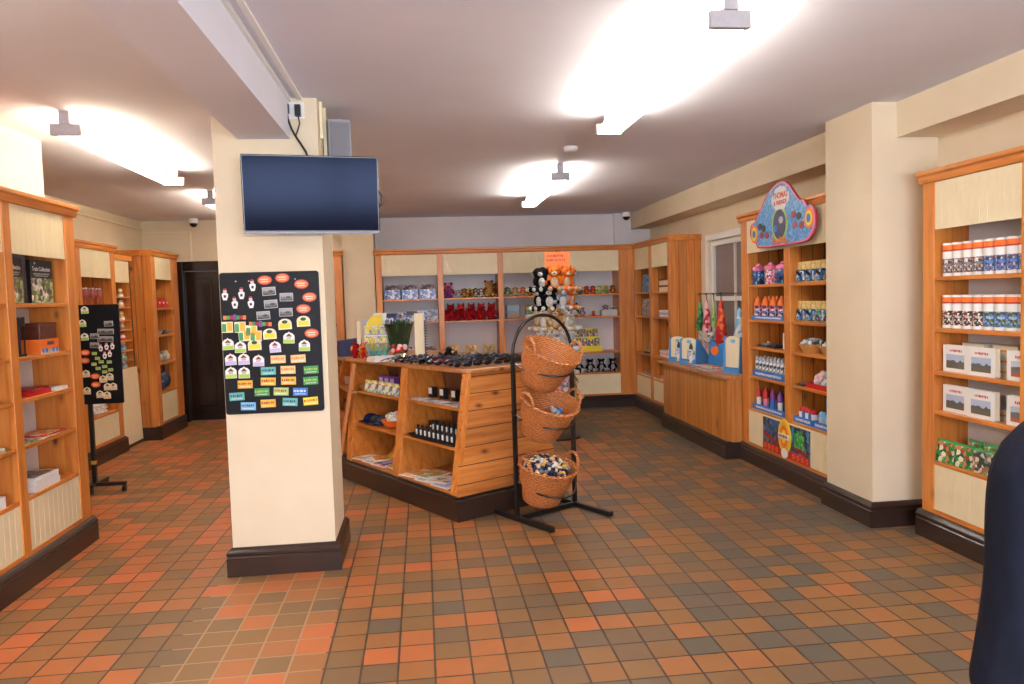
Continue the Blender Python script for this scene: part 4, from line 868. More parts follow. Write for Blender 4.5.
umbrella('blue', 'navy', 'deep blue folded umbrella hanging behind the pale blue one', 7.0, .46, .05, x=3.16, dz_=-.06)
R = random.Random(9)
for i, (y, z, c, nm) in enumerate(((8.2, 1.06, 'lilac', 'lilac'), (8.1, .98, 'pink', 'pink'), (8.02, 1.02, 'sky', 'sky blue'), (7.9, 1.05, 'blue', 'blue'), (7.82, .98, 'purple', 'purple'), (7.72, 1.04, 'white', 'white'), (8.15, .90, 'ltgrey', 'silver grey'), (7.93, .92, 'green', 'green'), (7.62, .93, 'crimson', 'dark red'))):
    t = thing('hanging_packet', '%s packet hanging under the umbrellas in the window' % nm, 'packet', (3.10+.02*(i % 3), y, z), rz+R.uniform(-.4, .4), 'packets hanging in the window')
    MB().box(-.042, 0, -.09, .042, .016, .0).build('packet_body', patches(c+'_packet_print', [srgb(*PAL[c]), srgb(*PAL['white']), srgb(*PAL['navy']), srgb(*PAL['ltgrey'])], 50), t, bevel=.004); MB().box(-.042, .006, 0, .042, .010, .03).build('header_card', C('white'), t)
# ================================================================== left foreground unit
u = U1; rz = u.rz
def coverbook(w, h, title=True, nm='large_book'):
    b = thing(nm, '-', 'book'); cv_ = book(w, h, .022, None).build('cover', [C('black', .3), C('cream', .8)], b)
    mb = MB(); mb.add([(-w/2+.004, -.0008, .004), (w/2-.004, -.0008, .004), (w/2-.004, -.0008, h*.58), (-w/2+.004, -.0008, h*.58)], [(0, 1, 2, 3)]); mb.build('cover_photograph', COVERP, cv_)
    if title:
        text('cover_title', 'Train Collection', .037, cv_, (0, -.0008, h*.79), mat=C('white'), depth=.0004, sx=.80)
        mb = MB(); scribble(mb, -w*.36, w*.36, h*.68, .010, -.0004, 0, 2); scribble(mb, -w*.3, w*.3, h*.635, .007, -.0004, 0, 6); mb.disc(-w*.28, h*.92, .008, .008, -.001, 0, 0, 10); mb.build('cover_lettering', C('ltgrey'), cv_)
    return b
COVERP = patches('garden_photograph_print', [srgb(*c) for c in ((150, 170, 110), (96, 110, 60), (214, 206, 214), (70, 60, 62), (190, 200, 150), (236, 232, 236), (120, 100, 110))], 38, .35)
cb = Row(coverbook(.245, .262))
cb.put(u.bay(2, .72, .07, 1.57), rz-.05, 'black book with garden photograph beside the boarded end of the left unit', 'large black books')
cb.put(u.bay(2, .20, .07, 1.57), rz+.05, 'black book with garden photograph next to the middle post', 'large black books')
cb.put(u.bay(1, .72, .07, 1.57), rz, 'black book with garden photograph at the very left edge of the photo', 'large black books')
# second shelf: black tower, brown box on orange car box
t = thing('gift_tin', 'tall dark see-through carton on the second shelf of the left unit', 'carton', u.bay(2, .16, .03, 1.27), rz)
MB().box(-.045, 0, 0, .045, .09, .012).build('carton_base', BLKP, t); MB().box(-.045, 0, .17, .045, .09, .225).build('carton_top', BLKP, t)
mb = MB()
for x, y in ((-.042, .003), (.036, .003), (-.042, .083), (.036, .083)): mb.box(x, y, .012, x+.006, y+.006, .17)
mb.box(-.03, .02, .012, .03, .07, .17, 1); mb.build('carton_window', [BLKP, pbr('smoked_plastic', srgb(52, 50, 52), .15)], t)
t = thing('car_box', 'orange box with a row of blue wheels under a dark brown box', 'box', u.bay(2, .66, .03, 1.27), rz)
MB().box(-.115, 0, 0, .115, .13, .085).build('box_body', C('orange', .35), t)
mb = MB().box(-.113, -.001, .0, .113, .001, .022, 0)
for x in (-.085, -.045, .04, .085): mb.disc(x, .018, .014, .014, -.002, 0, 1, 12)
mb.build('wheel_print', [C('ltgrey'), C('blue')], t); MB().box(-.03, -.0015, .05, .05, .001, .07).build('paper_label', C('dkgrey'), t)
t = thing('wooden_box', 'dark reddish brown box on top of the orange box', 'box', tuple(Vector(u.bay(2, .66, .035, 1.27+.0855))), rz)
MB().box(-.105, 0, 0, .105, .12, .095).build('box_body', noisy('mahogany_box', srgb(104, 52, 34), srgb(80, 38, 26), 20, .35), t, bevel=.003); MB().box(-.107, -.002, .078, .107, .122, .098).build('lid', noisy('mahogany_lid', srgb(110, 58, 38), srgb(84, 42, 28), 20, .35), t, bevel=.002)
tag(MB().box(-.14, 0, 0, .14, .03, .18).build('yellow_folder', C('yellow')), 'yellow folder standing on the second shelf at the left edge', 'folder', None, u.bay(1, .62, .03, 1.27), rz)
def stackof(bay_, f, z, items, y0=.02, what='left unit'):
    h = 0
    for i, (w, d, t_, c, lab, rot_) in enumerate(items):
        mb = MB().box(-w/2, 0, 0, w/2, d, t_, 0); mb.box(-w*.42, d*.1, t_, w*.42, d*.9, t_+.0008, 1)
        tag(mb.build('booklet', [COVERS[c] if c in ('red', 'crimson', 'orange', 'green') else C('white', .4), COVERS[c]]), lab, 'booklet', 'booklets on the left unit', u.bay(bay_, f, y0, z+h), rz+rot_); h += t_+.001
COVERS = dict(red=C('red', .35), crimson=C('crimson', .35), dark=patches('dark_cover_print', [srgb(*c) for c in ((60, 60, 62), (110, 106, 100), (150, 140, 126), (40, 44, 50))], 26, .3), white=patches('white_cover_print', [srgb(*c) for c in ((232, 230, 226), (220, 216, 210), (200, 190, 184))], 26, .35),
              green=patches('green_cover_print', [srgb(*c) for c in ((110, 140, 90), (190, 196, 170), (80, 110, 60), (220, 220, 206))], 26, .35), orange=patches('orange_cover_print', [srgb(*c) for c in ((220, 130, 60), (236, 190, 120), (230, 90, 50), (236, 220, 190))], 26, .35))
stackof(2, .40, 1.035, [(.24, .17, .028, 'red', 'thick booklet under the red one on the third shelf', 0), (.23, .165, .012, 'crimson', 'dark red booklet on top of the pile on the third shelf', .06)])
stackof(2, .82, 1.035, [(.14, .17, .02, 'white', 'white booklet at the right of the third shelf', 0)])
stackof(2, .60, .775, [(.30, .19, .006, 'white', 'wide white leaflet on the fourth shelf', .05), (.25, .17, .006, 'red', 'red leaflet fanned on the white one', -.1), (.2, .15, .005, 'orange', 'orange leaflet at the top of the fanned leaflets', .12)])
stackof(2, .20, .775, [(.2, .19, .006, 'green', 'greenish leaflet next to the middle post on the fourth shelf', 0)])
stackof(2, .42, .485, [(.30, .2, .035, 'white', 'thick white magazine pile lowest on the bottom shelf', 0), (.29, .2, .026, 'white', 'second white magazine on the bottom shelf pile', .03), (.26, .19, .014, 'dark', 'magazine with dark cover on top of the bottom shelf pile', -.03)])
stackof(1, .60, 1.035, [(.3, .19, .02, 'white', 'white paper pile on the third shelf at the left edge', 0)])
stackof(1, .66, .775, [(.32, .19, .012, 'green', 'pale green magazine on the fourth shelf at the left edge', 0), (.3, .18, .01, 'white', 'white magazine lying over the green one at the left edge', .06)])
stackof(1, .62, .485, [(.26, .18, .06, 'dark', 'dark green book pile on the lowest shelf at the left edge', 0)])
stackof(0, .5, 1.27, [(.28, .18, .05, 'red', 'thick red book in the nearest bay of the left unit', 0)])
stackof(0, .5, .775, [(.28, .18, .03, 'orange', 'orange magazine in the nearest bay of the left unit', 0)])
# ================================================================== second left unit
u = U2; rz = u.rz
gl = thing('pink_glass', '-', 'glass'); MB().lathe([(.024, 0), (.024, .004), (.004, .008), (.004, .07), (.02, .085), (.03, .12), (.028, .16)], n=14).build('glass_body', pbr('pink_glass_tint', srgb(226, 150, 150), .1, trans=.6), gl, smooth=True); MB().ell((0, 0, .165), (.012, .012, .012), 0, n=8, k=6).build('bead', C('white', .2), gl, smooth=True)
gl = Row(gl)
for i in range(8): gl.put(u.bay(2, .1+.11*i, .06+.06*(i % 2), 1.57), rz, 'pink stemmed glass on the shelf above the rolling board, %s' % nth(i, 8), 'pink glasses')
R = random.Random(3)
for i in range(5):
    b = MB(); n = 9; P = []
    for k in range(n):
        a = 2*pi*k/n; P.append((.17*cos(a)*R.uniform(.8, 1.05), .12*sin(a)*R.uniform(.8, 1.05)))
    b.hexa([(x, y, 0) for x, y in P], [(x*.85, y*.85, .035) for x, y in P])
    tag(b.build('folded_scarf', patches('scarf_print_%d' % (i % 3), [srgb(*c) for c in (((226, 220, 214), (200, 190, 186)), ((214, 196, 190), (236, 230, 226)), ((190, 184, 180), (220, 212, 206)))[i % 3]], 22, .8), smooth=True, bevel=.01), 'pale folded scarf below the rolling board, %s' % ('at the bottom of the left pile', 'on top of the left pile', 'at the bottom of the right pile', 'in the middle of the right pile', 'on top of the right pile')[i], 'scarf', 'folded scarves', u.bay(2, (.28, .30, .72, .70, .74)[i], .17, .465+(0, .036, 0, .036, .072)[i]), rz+R.uniform(-.2, .2))
# narrow rack figurines
Mx = Matrix.Rotation(pi/2, 4, 'Z'); o0 = Vector((-3.28, 8.50, 0))
cols = [('white', 'gold', 'white', 'gold'), ('fawn', 'white', 'fawn', 'brown'), ('white', 'tan', 'fawn', 'gold'), ('grey', 'fawn', 'ltgrey', 'grey'), ('red', 'white', 'skin', 'red'), ('sky', 'grey', 'white', 'ltgrey'), ('teal', 'ltgrey', 'white', 'grey'), ('ltgrey', 'sky', 'white', 'teal')]
cn = ['white and gold', 'fawn', 'tan and white', 'grey', 'red and white', 'pale blue', 'grey green', 'silver']
for k, z in enumerate(RZ[:8]):
    proto = Row(figure('figurine', '-', 'figurine', .10, cols[k]))
    for j in range(4): proto.put(tuple(o0 + Mx @ Vector((.12+.12*j, .05+.03*(j % 2), z))), pi/2, '%s figurine on the %s shelf of the narrow rack, %s' % (cn[k], ('top', 'second', 'third', 'fourth', 'fifth', 'sixth', 'seventh', 'lowest')[k], nth(j, 4)), 'figurines on the narrow rack')
# corner unit by the door
u = U4; rz = u.rz
for i in range(4):
    t = thing('red_purse', 'bright red purse on the top shelf by the dark door, %s' % nth(i, 4), 'purse', u.bay(0, .14+.23*i, .04, 1.525), rz, 'red purses')
    MB().hexa([(-.05, 0, 0), (.05, 0, 0), (.05, .05, 0), (-.05, .05, 0)], [(-.04, .015, .11), (.04, .015, .11), (.04, .035, .11), (-.04, .035, .11)]).build('purse_body', C('red', .5), t, bevel=.012); MB().ell((0, -.003, .06), (.012, .006, .012), n=8, k=6).build('clasp', C('white', .3), t, smooth=True)
def bowlset(z, what, c, n, names):
    for i in range(n):
        o = MB().lathe([(.02, 0), (.03, .004), (.05, .03), (.055, .045), (.048, .035), (.02, .008)], n=16).build(what, C(c[i % len(c)], .4), smooth=True)
        tag(o, names % nth(i, n), 'bowl', names.split(',')[0], u.bay(0, .14+.72*i/(n-1), .08, z), rz)
bowlset(1.205, 'small_bowl', ['grey', 'ltgrey', 'dkgrey'], 4, 'grey small bowl on the second shelf by the dark door, %s')
for i in range(4):
    o = MB().ell((0, 0, .05), (.055, .05, .055), 0, n=10, k=7).ell((0, 0, .11), (.03, .03, .02), 0, n=8, k=5).build('knitted_hat', FUR(('white', 'fawn', 'ltgrey', 'cream')[i]), smooth=True)
    tag(o, '%s knitted hat on the third shelf by the dark door' % ('white', 'fawn', 'light grey', 'cream')[i], 'hat', 'knitted hats', u.bay(0, .14+.24*i, .09, .875), rz)
t = thing('stuffed_bag', 'dark blue patterned bag on the lowest shelf by the dark door', 'bag', u.bay(0, .5, .12, .535), rz)
MB().ell((0, 0, .12), (.21, .12, .12), 0, n=18, k=12).build('bag_body', patches('blue_bag_print', [srgb(*c) for c in ((44, 54, 84), (70, 84, 120), (90, 96, 110), (30, 36, 56))], 26, .8), t, smooth=True); MB().tube([(-.09, -.03, .22), (-.06, -.05, .29), (0, -.05, .31), (.06, -.05, .29), (.09, -.03, .22)], .008).build('handle', C('navy', .6), t, smooth=True)

# ================================================================== magnet boards
FAM = dict(oval=('orange oval magnet', 'magnet'), train=('grey engine photo magnet', 'magnet'), person=('little white figure magnet', 'magnet'), word=('purple and green lettered magnet', 'magnet'),
           square=('green and yellow square magnet', 'magnet'), arch=('arched yellow magnet', 'magnet'), cot=('white and lime cottage magnet', 'magnet'), lil=('white and lilac cottage magnet', 'magnet'), tag=('small green rectangular magnet', 'magnet'), house=('cream house magnet', 'magnet'))
PB = dict(oval=[(-0.860,1.658),(-0.764,1.668),(-0.663,1.631),(-0.622,1.557),(-0.658,1.493),(-0.619,1.355)], train=[(-0.840,1.596),(-0.747,1.561),(-0.833,1.525),(-0.754,1.477),(-0.876,1.463)],
 person=[(-0.927,1.630),(-1.076,1.583),(-0.988,1.587),(-1.026,1.536),(-0.940,1.536)], word=[(-1.031,1.456),(-0.895,1.416)], square=[(-1.072,1.404),(-1.004,1.402),(-0.944,1.379),(-0.984,1.354),(-0.921,1.350)],
 arch=[(-0.762,1.409),(-0.661,1.422),(-0.847,1.358),(-0.931,1.300)], cot=[(-0.744,1.333),(-1.073,1.309),(-1.008,1.290),(-0.662,1.287),(-1.065,1.150),(-0.995,1.148)], lil=[(-0.821,1.285),(-1.063,1.223),(-0.993,1.223),(-0.914,1.211)])
BARS = [(-0.808,1.216,'peach'),(-0.699,1.215,'peach'),(-0.864,1.153,'teal'),(-0.757,1.155,'peach'),(-0.631,1.150,'green'),(-0.992,1.083,'amber'),(-0.867,1.094,'amber'),(-0.757,1.094,'amber'),(-0.636,1.089,'green'),(-0.904,1.036,'green'),(-0.800,1.035,'sage'),(-0.695,1.029,'blue'),(-1.040,1.017,'teal'),(-0.981,0.960,'sky'),(-0.873,0.971,'amber'),(-0.754,0.974,'teal'),(-0.641,0.974,'yellow')]
RB = dict(cot=[(-2.746,1.522),(-2.771,1.415),(-2.759,1.303)], oval=[(-2.762,1.174),(-2.768,1.108),(-2.696,0.976),(-2.695,0.906)], train=[(-2.567,1.406),(-2.623,1.343),(-2.565,1.341),(-2.682,1.307),(-2.626,1.281),(-2.572,1.279),(-2.687,1.232)],
 person=[(-2.640,1.209),(-2.594,1.219),(-2.548,1.223),(-2.612,1.147),(-2.572,1.160)], tag=[(-2.692,1.164),(-2.670,1.123),(-2.700,1.076),(-2.643,1.093),(-2.580,1.090),(-2.670,1.040),(-2.618,1.053),(-2.620,1.009),(-2.573,1.025)], house=[(-2.766,0.999),(-2.636,0.950),(-2.583,0.967),(-2.767,0.858),(-2.605,0.885),(-2.560,0.885),(-2.667,0.825),(-2.612,0.815)])
def mshape(kind, col=None):
    mb = MB(); m = []
    if kind == 'oval':
        mb.disc(0, 0, .039, .026, -.005, 0, 0, 24).disc(0, 0, .034, .021, -.006, -.004, 1, 24); scribble(mb, -.022, .022, .004, .008, -.006, 2, 1); scribble(mb, -.018, .018, -.008, .006, -.006, 2, 2); m = [C('red'), C('orange', .3), C('white')]
    elif kind == 'train':
        mb.box(-.036, -.005, -.023, .036, 0, .023, 0); picture(mb, -.033, .033, -.02, .02, -.0055, [1, 2, 3], 8); mb.disc(.01, -.002, .015, .008, -.0062, -.005, 3, 10); m = [C('ltgrey'), pbr('photo_grey_sky', srgb(150, 150, 152), .3), pbr('photo_grey_mid', srgb(104, 104, 106), .3), pbr('photo_grey_dark', srgb(54, 54, 56), .3)]
    elif kind == 'person':
        mb.prism([(-.009, -.03), (.009, -.03), (.015, -.012), (.017, .004), (.008, .012), (-.008, .012), (-.017, .004), (-.015, -.012)], -.005, 0, 'y', 0); mb.disc(0, .02, .009, .01, -.006, 0, 1, 12).disc(0, .030, .008, .006, -.0065, 0, 2, 10).box(-.006, -.0065, -.016, .006, -.005, -.002, 3); m = [C('white'), C('pale_pink'), C('crimson'), C('black')]
    elif kind == 'word':
        for i, c in enumerate((0, 2, 3, 1, 2, 3, 0)): mb.box(-.06+.0175*i, -.006, -.011-.005*(i == 3), -.06+.0175*i+.0155, 0, .011+.006*(i == 3), c)
        m = [C('orange'), C('purple'), C('green'), C('crimson')]
    elif kind == 'square':
        mb.box(-.030, -.005, -.03, .030, 0, .03, 0).box(-.028, -.0058, -.026, -.006, -.005, .018, 1).box(.0, -.0058, -.022, .026, -.005, .026, 2); m = [C('cream'), C('green'), C('amber')]
    elif kind == 'arch':
        P = [(-.036, -.028), (.036, -.028), (.036, .006)] + [(.036*cos(a), .006+.026*sin(a)) for a in [pi*k/8 for k in range(1, 8)]] + [(-.036, .006)]
        mb.prism(P, -.005, 0, 'y', 0); mb.box(-.028, -.0058, -.022, .028, -.005, .004, 1).disc(0, .014, .016, .01, -.0062, -.005, 2, 10); m = [C('cream'), C('yellow'), C('dkgreen')]
    elif kind in ('cot', 'lil', 'house'):
        mb.prism([(-.030, -.030), (.030, -.030), (.030, .012), (.018, .026), (.004, .030), (0, .036), (-.004, .030), (-.018, .026), (-.030, .012)], -.005, 0, 'y', 0)
        mb.box(-.028, -.0058, -.028, .028, -.005, -.008, 1).prism([(-.018, .008), (.018, .008), (.0, .026)], -.0062, -.005, 'y', 2).box(-.012, -.0062, -.006, .012, -.005, .006, 3)
        m = [C('white' if kind != 'house' else 'cream'), C('lime' if kind == 'cot' else 'lilac' if kind == 'lil' else 'fawn'), C('brown' if kind != 'lil' else 'crimson'), C('ltgrey')]
    else:
        mb.box(-.040 if kind == 'bar' else -.020, -.005, -.022 if kind == 'bar' else -.013, .040 if kind == 'bar' else .020, 0, .022 if kind == 'bar' else .013, 0)
        w = .036 if kind == 'bar' else .017; scribble(mb, -w, w, .004, .014 if kind == 'bar' else .008, -.0052, 1, len(col or '')); 
        if kind == 'bar': scribble(mb, -w*.8, w*.8, -.012, .006, -.0052, 2, 7)
        m = [C(col or 'sage', .35), C({'peach': 'orange', 'teal': 'navy', 'green': 'lime', 'amber': 'crimson', 'sage': 'crimson', 'blue': 'white', 'sky': 'navy', 'yellow': 'red'}.get(col, 'green')), C('white')]
    return mb, m
def magnets(table, y, where, sc=1.):
    for kind, pos in table.items():
        mb, m = mshape(kind); nm, cat = FAM[kind]; proto = None; order = sorted(pos, key=lambda p: -p[1])
        for k, (x, z) in enumerate(order):
            lab = '%s on the %s, %s' % (nm, where, nth(k, len(order), 'top', 'bottom'))
            rot = (0, random.uniform(-.06, .06), 0)
            if proto is None:
                proto = mb.build('fridge_magnet', m); tag(proto, lab, cat, nm + 's on the ' + where, (x, y, z)); proto.rotation_euler = rot; proto.scale = (sc,)*3
            else: dup(proto, (x, y, z), label=lab, rot=rot, scale=sc)
Bd = thing('magnet_board', 'black magnetic board on the front of the white pillar, covered in magnets', 'board', (-.836, PY0, 1.31))
def rrect(w, h, r):
    P = []
    for cx_, cz_, a0 in ((w/2-r, h/2-r, 0), (-w/2+r, h/2-r, pi/2), (-w/2+r, -h/2+r, pi), (w/2-r, -h/2+r, 3*pi/2)):
        P += [(cx_+r*cos(a0+pi/2*k/4), cz_+r*sin(a0+pi/2*k/4)) for k in range(5)]
    return P
MB().prism(rrect(.535, .788, .015), -.014, 0, 'y').build('board_panel', pbr('blue_black_enamel', srgb(12, 14, 22), .45, spec=.2), Bd, bevel=.002)
for x, z in ((-.18, .345), (.14, .35), (-.11, .345)): MB().disc(x, z, .004, .004, -.018, -.013, 0, 8).build('fixing', C('ltgrey'), Bd)
magnets(PB, PY0-.0145, "pillar's black board")
k = {}
for x, z, c in sorted(BARS, key=lambda b: -b[1]):
    k[c] = k.get(c, -1)+1; tot = sum(1 for b in BARS if b[2] == c)
    mb, m = mshape('bar', c); o = mb.build('fridge_magnet', m)
    nm = '%s name magnet' % {'peach': 'peach', 'teal': 'teal', 'green': 'green', 'amber': 'amber yellow', 'sage': 'sage green', 'blue': 'blue', 'sky': 'sky blue', 'yellow': 'bright yellow'}[c]
    tag(o, "%s on the pillar's black board, %s" % (nm, nth(k[c], tot, 'top', 'bottom')), 'magnet', "name magnets on the pillar's black board", (x, PY0-.0145, z)); o.rotation_euler = (0, random.uniform(-.07, .07), 0)
RBd = thing('rolling_display_board', 'black magnetic board on a wheeled steel stand by the left aisle', 'board', (-2.67, 6.58, 0))
MB().prism([(x, z+1.155) for x, z in rrect(.37, .82, .012)], -.012, 0, 'y').build('board_panel', pbr('blue_black_enamel', srgb(12, 14, 22), .45, spec=.2), RBd)
MB().box(-.105, 0, .06, -.075, .03, 1.5).build('post', BLK, RBd); MB().box(-.107, -.002, .24, -.073, .032, .27).build('post_collar', C('gold', .3), RBd)
ft_ = MB().box(-.32, -.015, .055, .16, .02, .085).build('foot', BLK, RBd); MB().box(-.107, -.08, .055, -.073, .25, .083).build('foot', BLK, RBd)
for x, y in ((.145, 0), (-.305, 0), (-.09, -.07), (-.09, .235)):
    w = MB().cyl((x-.011, y, .027), (x+.011, y, .027), .027, n=16); w.build('castor_wheel', BLKP, ft_)
magnets(RB, 6.58-.0125, 'rolling board', .95)

# ================================================================== television
TV = thing('television', 'black flat television mounted high on the white pillar', 'television', (-.565, 4.19, 2.105), .168)
TV.rotation_euler = (rad(6.6), 0, -.168 + .336)
TW, TH = .71, .408
MB().box(-TW/2, -.02, -TH/2, TW/2, .02, TH/2).build('casing', pbr('tv_casing', srgb(20, 20, 24), .25), TV, bevel=.004)
MB().box(-TW/2+.008, -.0225, -TH/2+.014, TW/2-.008, -.0195, TH/2-.008).build('screen', pbr('tv_screen_off', srgb(10, 11, 26), .13, spec=.06), TV)
MATS['tv_screen_off'].node_tree.nodes['Principled BSDF'].inputs['Specular Tint'].default_value = (.5, .62, 1, 1)
MB().box(-TW/2, -.024, -TH/2-.004, TW/2, .0, -TH/2+.008).build('bottom_trim', pbr('silver_trim', srgb(96, 96, 104), .4, .6), TV)
MB().box(-.12, .02, -.1, .12, .125, .06).build('wall_bracket', BLK, TV)
MB().tube([(TW/2-.01, .01, .04), (TW/2+.018, .02, .0), (TW/2+.02, .02, -.05), (TW/2-.01, .01, -.07)], .005).build('side_cable', BLK, TV, smooth=True)
t = thing('wall_socket', 'white wall socket with black plugs high on the pillar', 'socket', (-.665, PY0, 2.585)); MB().box(-.055, -.012, -.045, .06, 0, .045).build('face_plate', C('white', .3), t, bevel=.003)
MB().box(-.045, -.04, -.02, -.02, -.012, .03).build('plug', BLKP, t); MB().box(.012, -.045, -.035, .042, -.012, .025).build('plug', BLKP, t)
o = MB().tube([(-.697, 4.31, 2.57), (-.69, 4.30, 2.53), (-.675, 4.31, 2.48), (-.655, 4.315, 2.44), (-.63, 4.31, 2.40), (-.60, 4.28, 2.35), (-.585, 4.25, 2.31)], .006).tube([(-.638, 4.305, 2.56), (-.63, 4.31, 2.51), (-.645, 4.32, 2.47), (-.655, 4.31, 2.44)], .004).build('power_cable', BLK, smooth=True)
tag(o, 'black power cable running down from the socket to the television', 'cable')
t = thing('loudspeaker', 'grey loudspeaker box fixed behind the pillar above the television', 'loudspeaker', (-.46, 4.62, 2.42), .25)
MB().box(-.065, -.09, -.16, .065, .09, .165).build('cabinet', pbr('grey_speaker', srgb(150, 150, 158), .5), t, bevel=.006); MB().box(-.055, -.096, -.14, .055, -.09, .145).build('grille', pbr('grey_grille', srgb(120, 120, 128), .7), t)
MB().box(-.1, -.02, -.02, -.06, .02, .02).build('bracket', BLK, t)
# ================================================================== island goods
def fpos(F, s, w, z): return F(s, w, z)
rz = RZA
# right-hand bay, top shelf: labelled black boxes and silver packets
for i in range(3):
    t = thing('black_gift_box', 'little black box with white label on the top island shelf, %s' % nth(i, 3), 'box', FA(.98-.17*i, .20, .73), rz, 'little black boxes'); MB().box(-.03, 0, 0, .03, .05, .085).build('box_body', C('black', .3), t, bevel=.004); MB().box(-.024, -.002, .03, .024, .001, .08).build('label', C('white'), t)
for i in range(7):
    o = MB().box(-.035, 0, 0, .035, .09, .012, 0).box(-.028, .01, .012, .028, .08, .013, 1).build('flat_packet', [C('ltgrey', .3), C(('lilac', 'white', 'grey')[i % 3], .3)]); tag(o, 'flat silver packet on the front edge of the top island shelf, %s' % nth(i, 7), 'packet', 'flat silver packets', FA(.97-.10*i, .03, .73), rz+.1*(i % 3-1))
# middle shelf: two ranks of little bottles, black dishes
bt = thing('little_bottle', '-', 'bottle'); gb_ = MB().lathe([(.014, 0), (.016, .004), (.016, .06)], n=12).build('glass_body', C('black', .2), bt, smooth=True); MB().lathe([(.011, .06), (.011, .085)], n=10).build('cap', C('black', .35), bt); MB().box(-.011, -.0175, .012, .011, -.014, .052).build('label', C('white'), gb_)
bt = Row(bt)
for i in range(9): bt.put(FA(.78-.062*i, .05, .465+.012), rz, 'little white-labelled black bottle, front rank on the island, %s' % nth(i, 9), 'little bottles')
for i in range(7): bt.put(FA(.70-.064*i, .14, .465+.045), rz, 'little white-labelled black bottle, raised back rank, %s' % nth(i, 7), 'little bottles')
tag(MB().box(-.29, 0, 0, .29, .075, .011).build('black_tray', BLKP), 'low black tray under the front rank of little bottles', 'tray', None, FA(.53, .01, .465), rz)
tag(MB().box(-.25, 0, 0, .25, .08, .044).build('black_stand', BLKP), 'raised black stand under the back rank of little bottles', 'stand', None, FA(.51, .10, .465), rz)
tag(MB().lathe([(.03, 0), (.05, .006), (.062, .014), (.055, .012), (.02, .004)], n=20, sy=.8).build('black_dish', C('black', .2), smooth=True), 'small black dish at the left of the middle island shelf', 'dish', None, FA(.875, .07, .465), rz)
t = thing('black_gift_box', 'open black box standing behind the small black dish', 'box', FA(.83, .20, .465), rz); MB().box(-.035, 0, 0, .035, .04, .10).build('box_body', C('black', .3), t, bevel=.003); MB().ell((0, -.002, .06), (.01, .004, .01)).build('white_stud', C('white'), t)
def mag(F, s, w, z, wd, d, pal, rot_, label, k=0, RZ_=None):
    o = MB().box(-wd/2, 0, 0, wd/2, d, .006, 0).box(-wd*.46, d*.05, .006, wd*.46, d*.95, .0068, 1).build('magazine', [C('white', .35), patches('magazine_cover_%s' % '_'.join(pal), [srgb(*PAL[c]) for c in pal], 22, .35)])
    q = F(s, w, z); tag(o, label, 'magazine', 'magazines on the lowest island shelf', (q[0], q[1], q[2]+.007*k), (RZ_ or rz)+rot_); return o
MG = [(.72, .01, .2, .24, ('orange', 'peach', 'white', 'amber'), .2, 'orange and cream magazine at the left of the right-hand island bay', 0), (.62, .05, .2, .24, ('tan', 'sage', 'orange', 'white'), .1, 'tan and green magazine overlapping the orange one', 1),
      (.50, .01, .2, .24, ('white', 'ltgrey', 'sky', 'white'), .15, 'white magazine with pale blue print in the right-hand island bay', 0), (.40, .08, .19, .22, ('orange', 'amber', 'peach', 'white'), -.2, 'bright orange magazine at the back of the right-hand bay', 1),
      (.28, .01, .2, .24, ('white', 'lilac', 'ltgrey', 'white'), .05, 'white and lilac magazine beside the right-hand post', 0), (.36, .03, .2, .2, ('white', 'fawn', 'white', 'grey'), .3, 'white paper sheet lying over the lilac magazine', 2)]
for a in MG: mag(FA, a[0], a[1], .185, a[2], a[3], a[4], a[5], a[6], a[7])
for a in [(1.58, .02, .2, .2, ('white', 'ltgrey', 'fawn', 'white'), .2, 'pale grey leaflet at the left of the left-hand island bay', 0), (1.46, .10, .2, .2, ('amber', 'orange', 'peach'), -.3, 'orange and amber magazine at the back of the left-hand bay', 1),
          (1.38, .02, .2, .22, ('white', 'ltgrey', 'white', 'lilac'), .1, 'white leaflet in the middle of the left-hand island bay', 0), (1.22, .02, .2, .22, ('pale_pink', 'purple', 'white'), .1, 'pink and purple magazine in the left-hand island bay', 0), (1.06, .04, .17, .2, ('yellow', 'amber', 'lime'), -.1, 'yellow magazine beside the middle island post', 1)]:
    mag(FA, a[0], a[1], .185, a[2], a[3], a[4], a[5], a[6], a[7])
q = MB().hexa([(-.08, 0, 0), (.08, 0, 0), (.08, .02, 0), (-.08, .02, 0)], [(-.07, .10, .11), (.09, .06, .11), (.09, .08, .11), (-.07, .12, .11)]).build('propped_magazine', patches('magazine_cover_prop', [srgb(*PAL[c]) for c in ('orange', 'amber', 'peach', 'red')], 26)); tag(q, 'orange magazine propped up at the back of the left-hand bay', 'magazine', None, FA(1.40, .24, .185), rz)
# left-hand bay, top shelf
for i in range(3):
    t = thing('purple_carton', 'purple carton in the back row of the left island bay, %s' % nth(i, 3), 'carton', FA(1.80-.10*i, .19, .73), rz, 'purple cartons'); MB().box(-.04, 0, 0, .04, .05, .13).build('carton_body', C('purple', .4), t, bevel=.003); MB().box(-.03, -.001, .03, .03, .002, .11).build('panel', C('lilac', .4), t)
pk = patches('cartoon_free_packet_print', [srgb(*PAL[c]) for c in ('cream', 'sky', 'yellow', 'white', 'lime', 'grey', 'peach')], 42, .3)
for i in range(5):
    t = thing('toy_packet', 'yellow and pale blue toy packet in the left island bay, %s' % nth(i, 5), 'packet', FA(1.78-.125*i, .03, .73), rz+.1*(i % 2), 'yellow toy packets'); MB().hexa([(-.052, 0, 0), (.052, 0, 0), (.052, .05, 0), (-.052, .05, 0)], [(-.045, .015, .105), (.045, .015, .105), (.045, .035, .105), (-.045, .035, .105)]).build('packet_body', pk, t, bevel=.01); MB().disc(.0, .05, .022, .026, -.002, .008, 0, 12).build('packet_badge', C('white'), t)
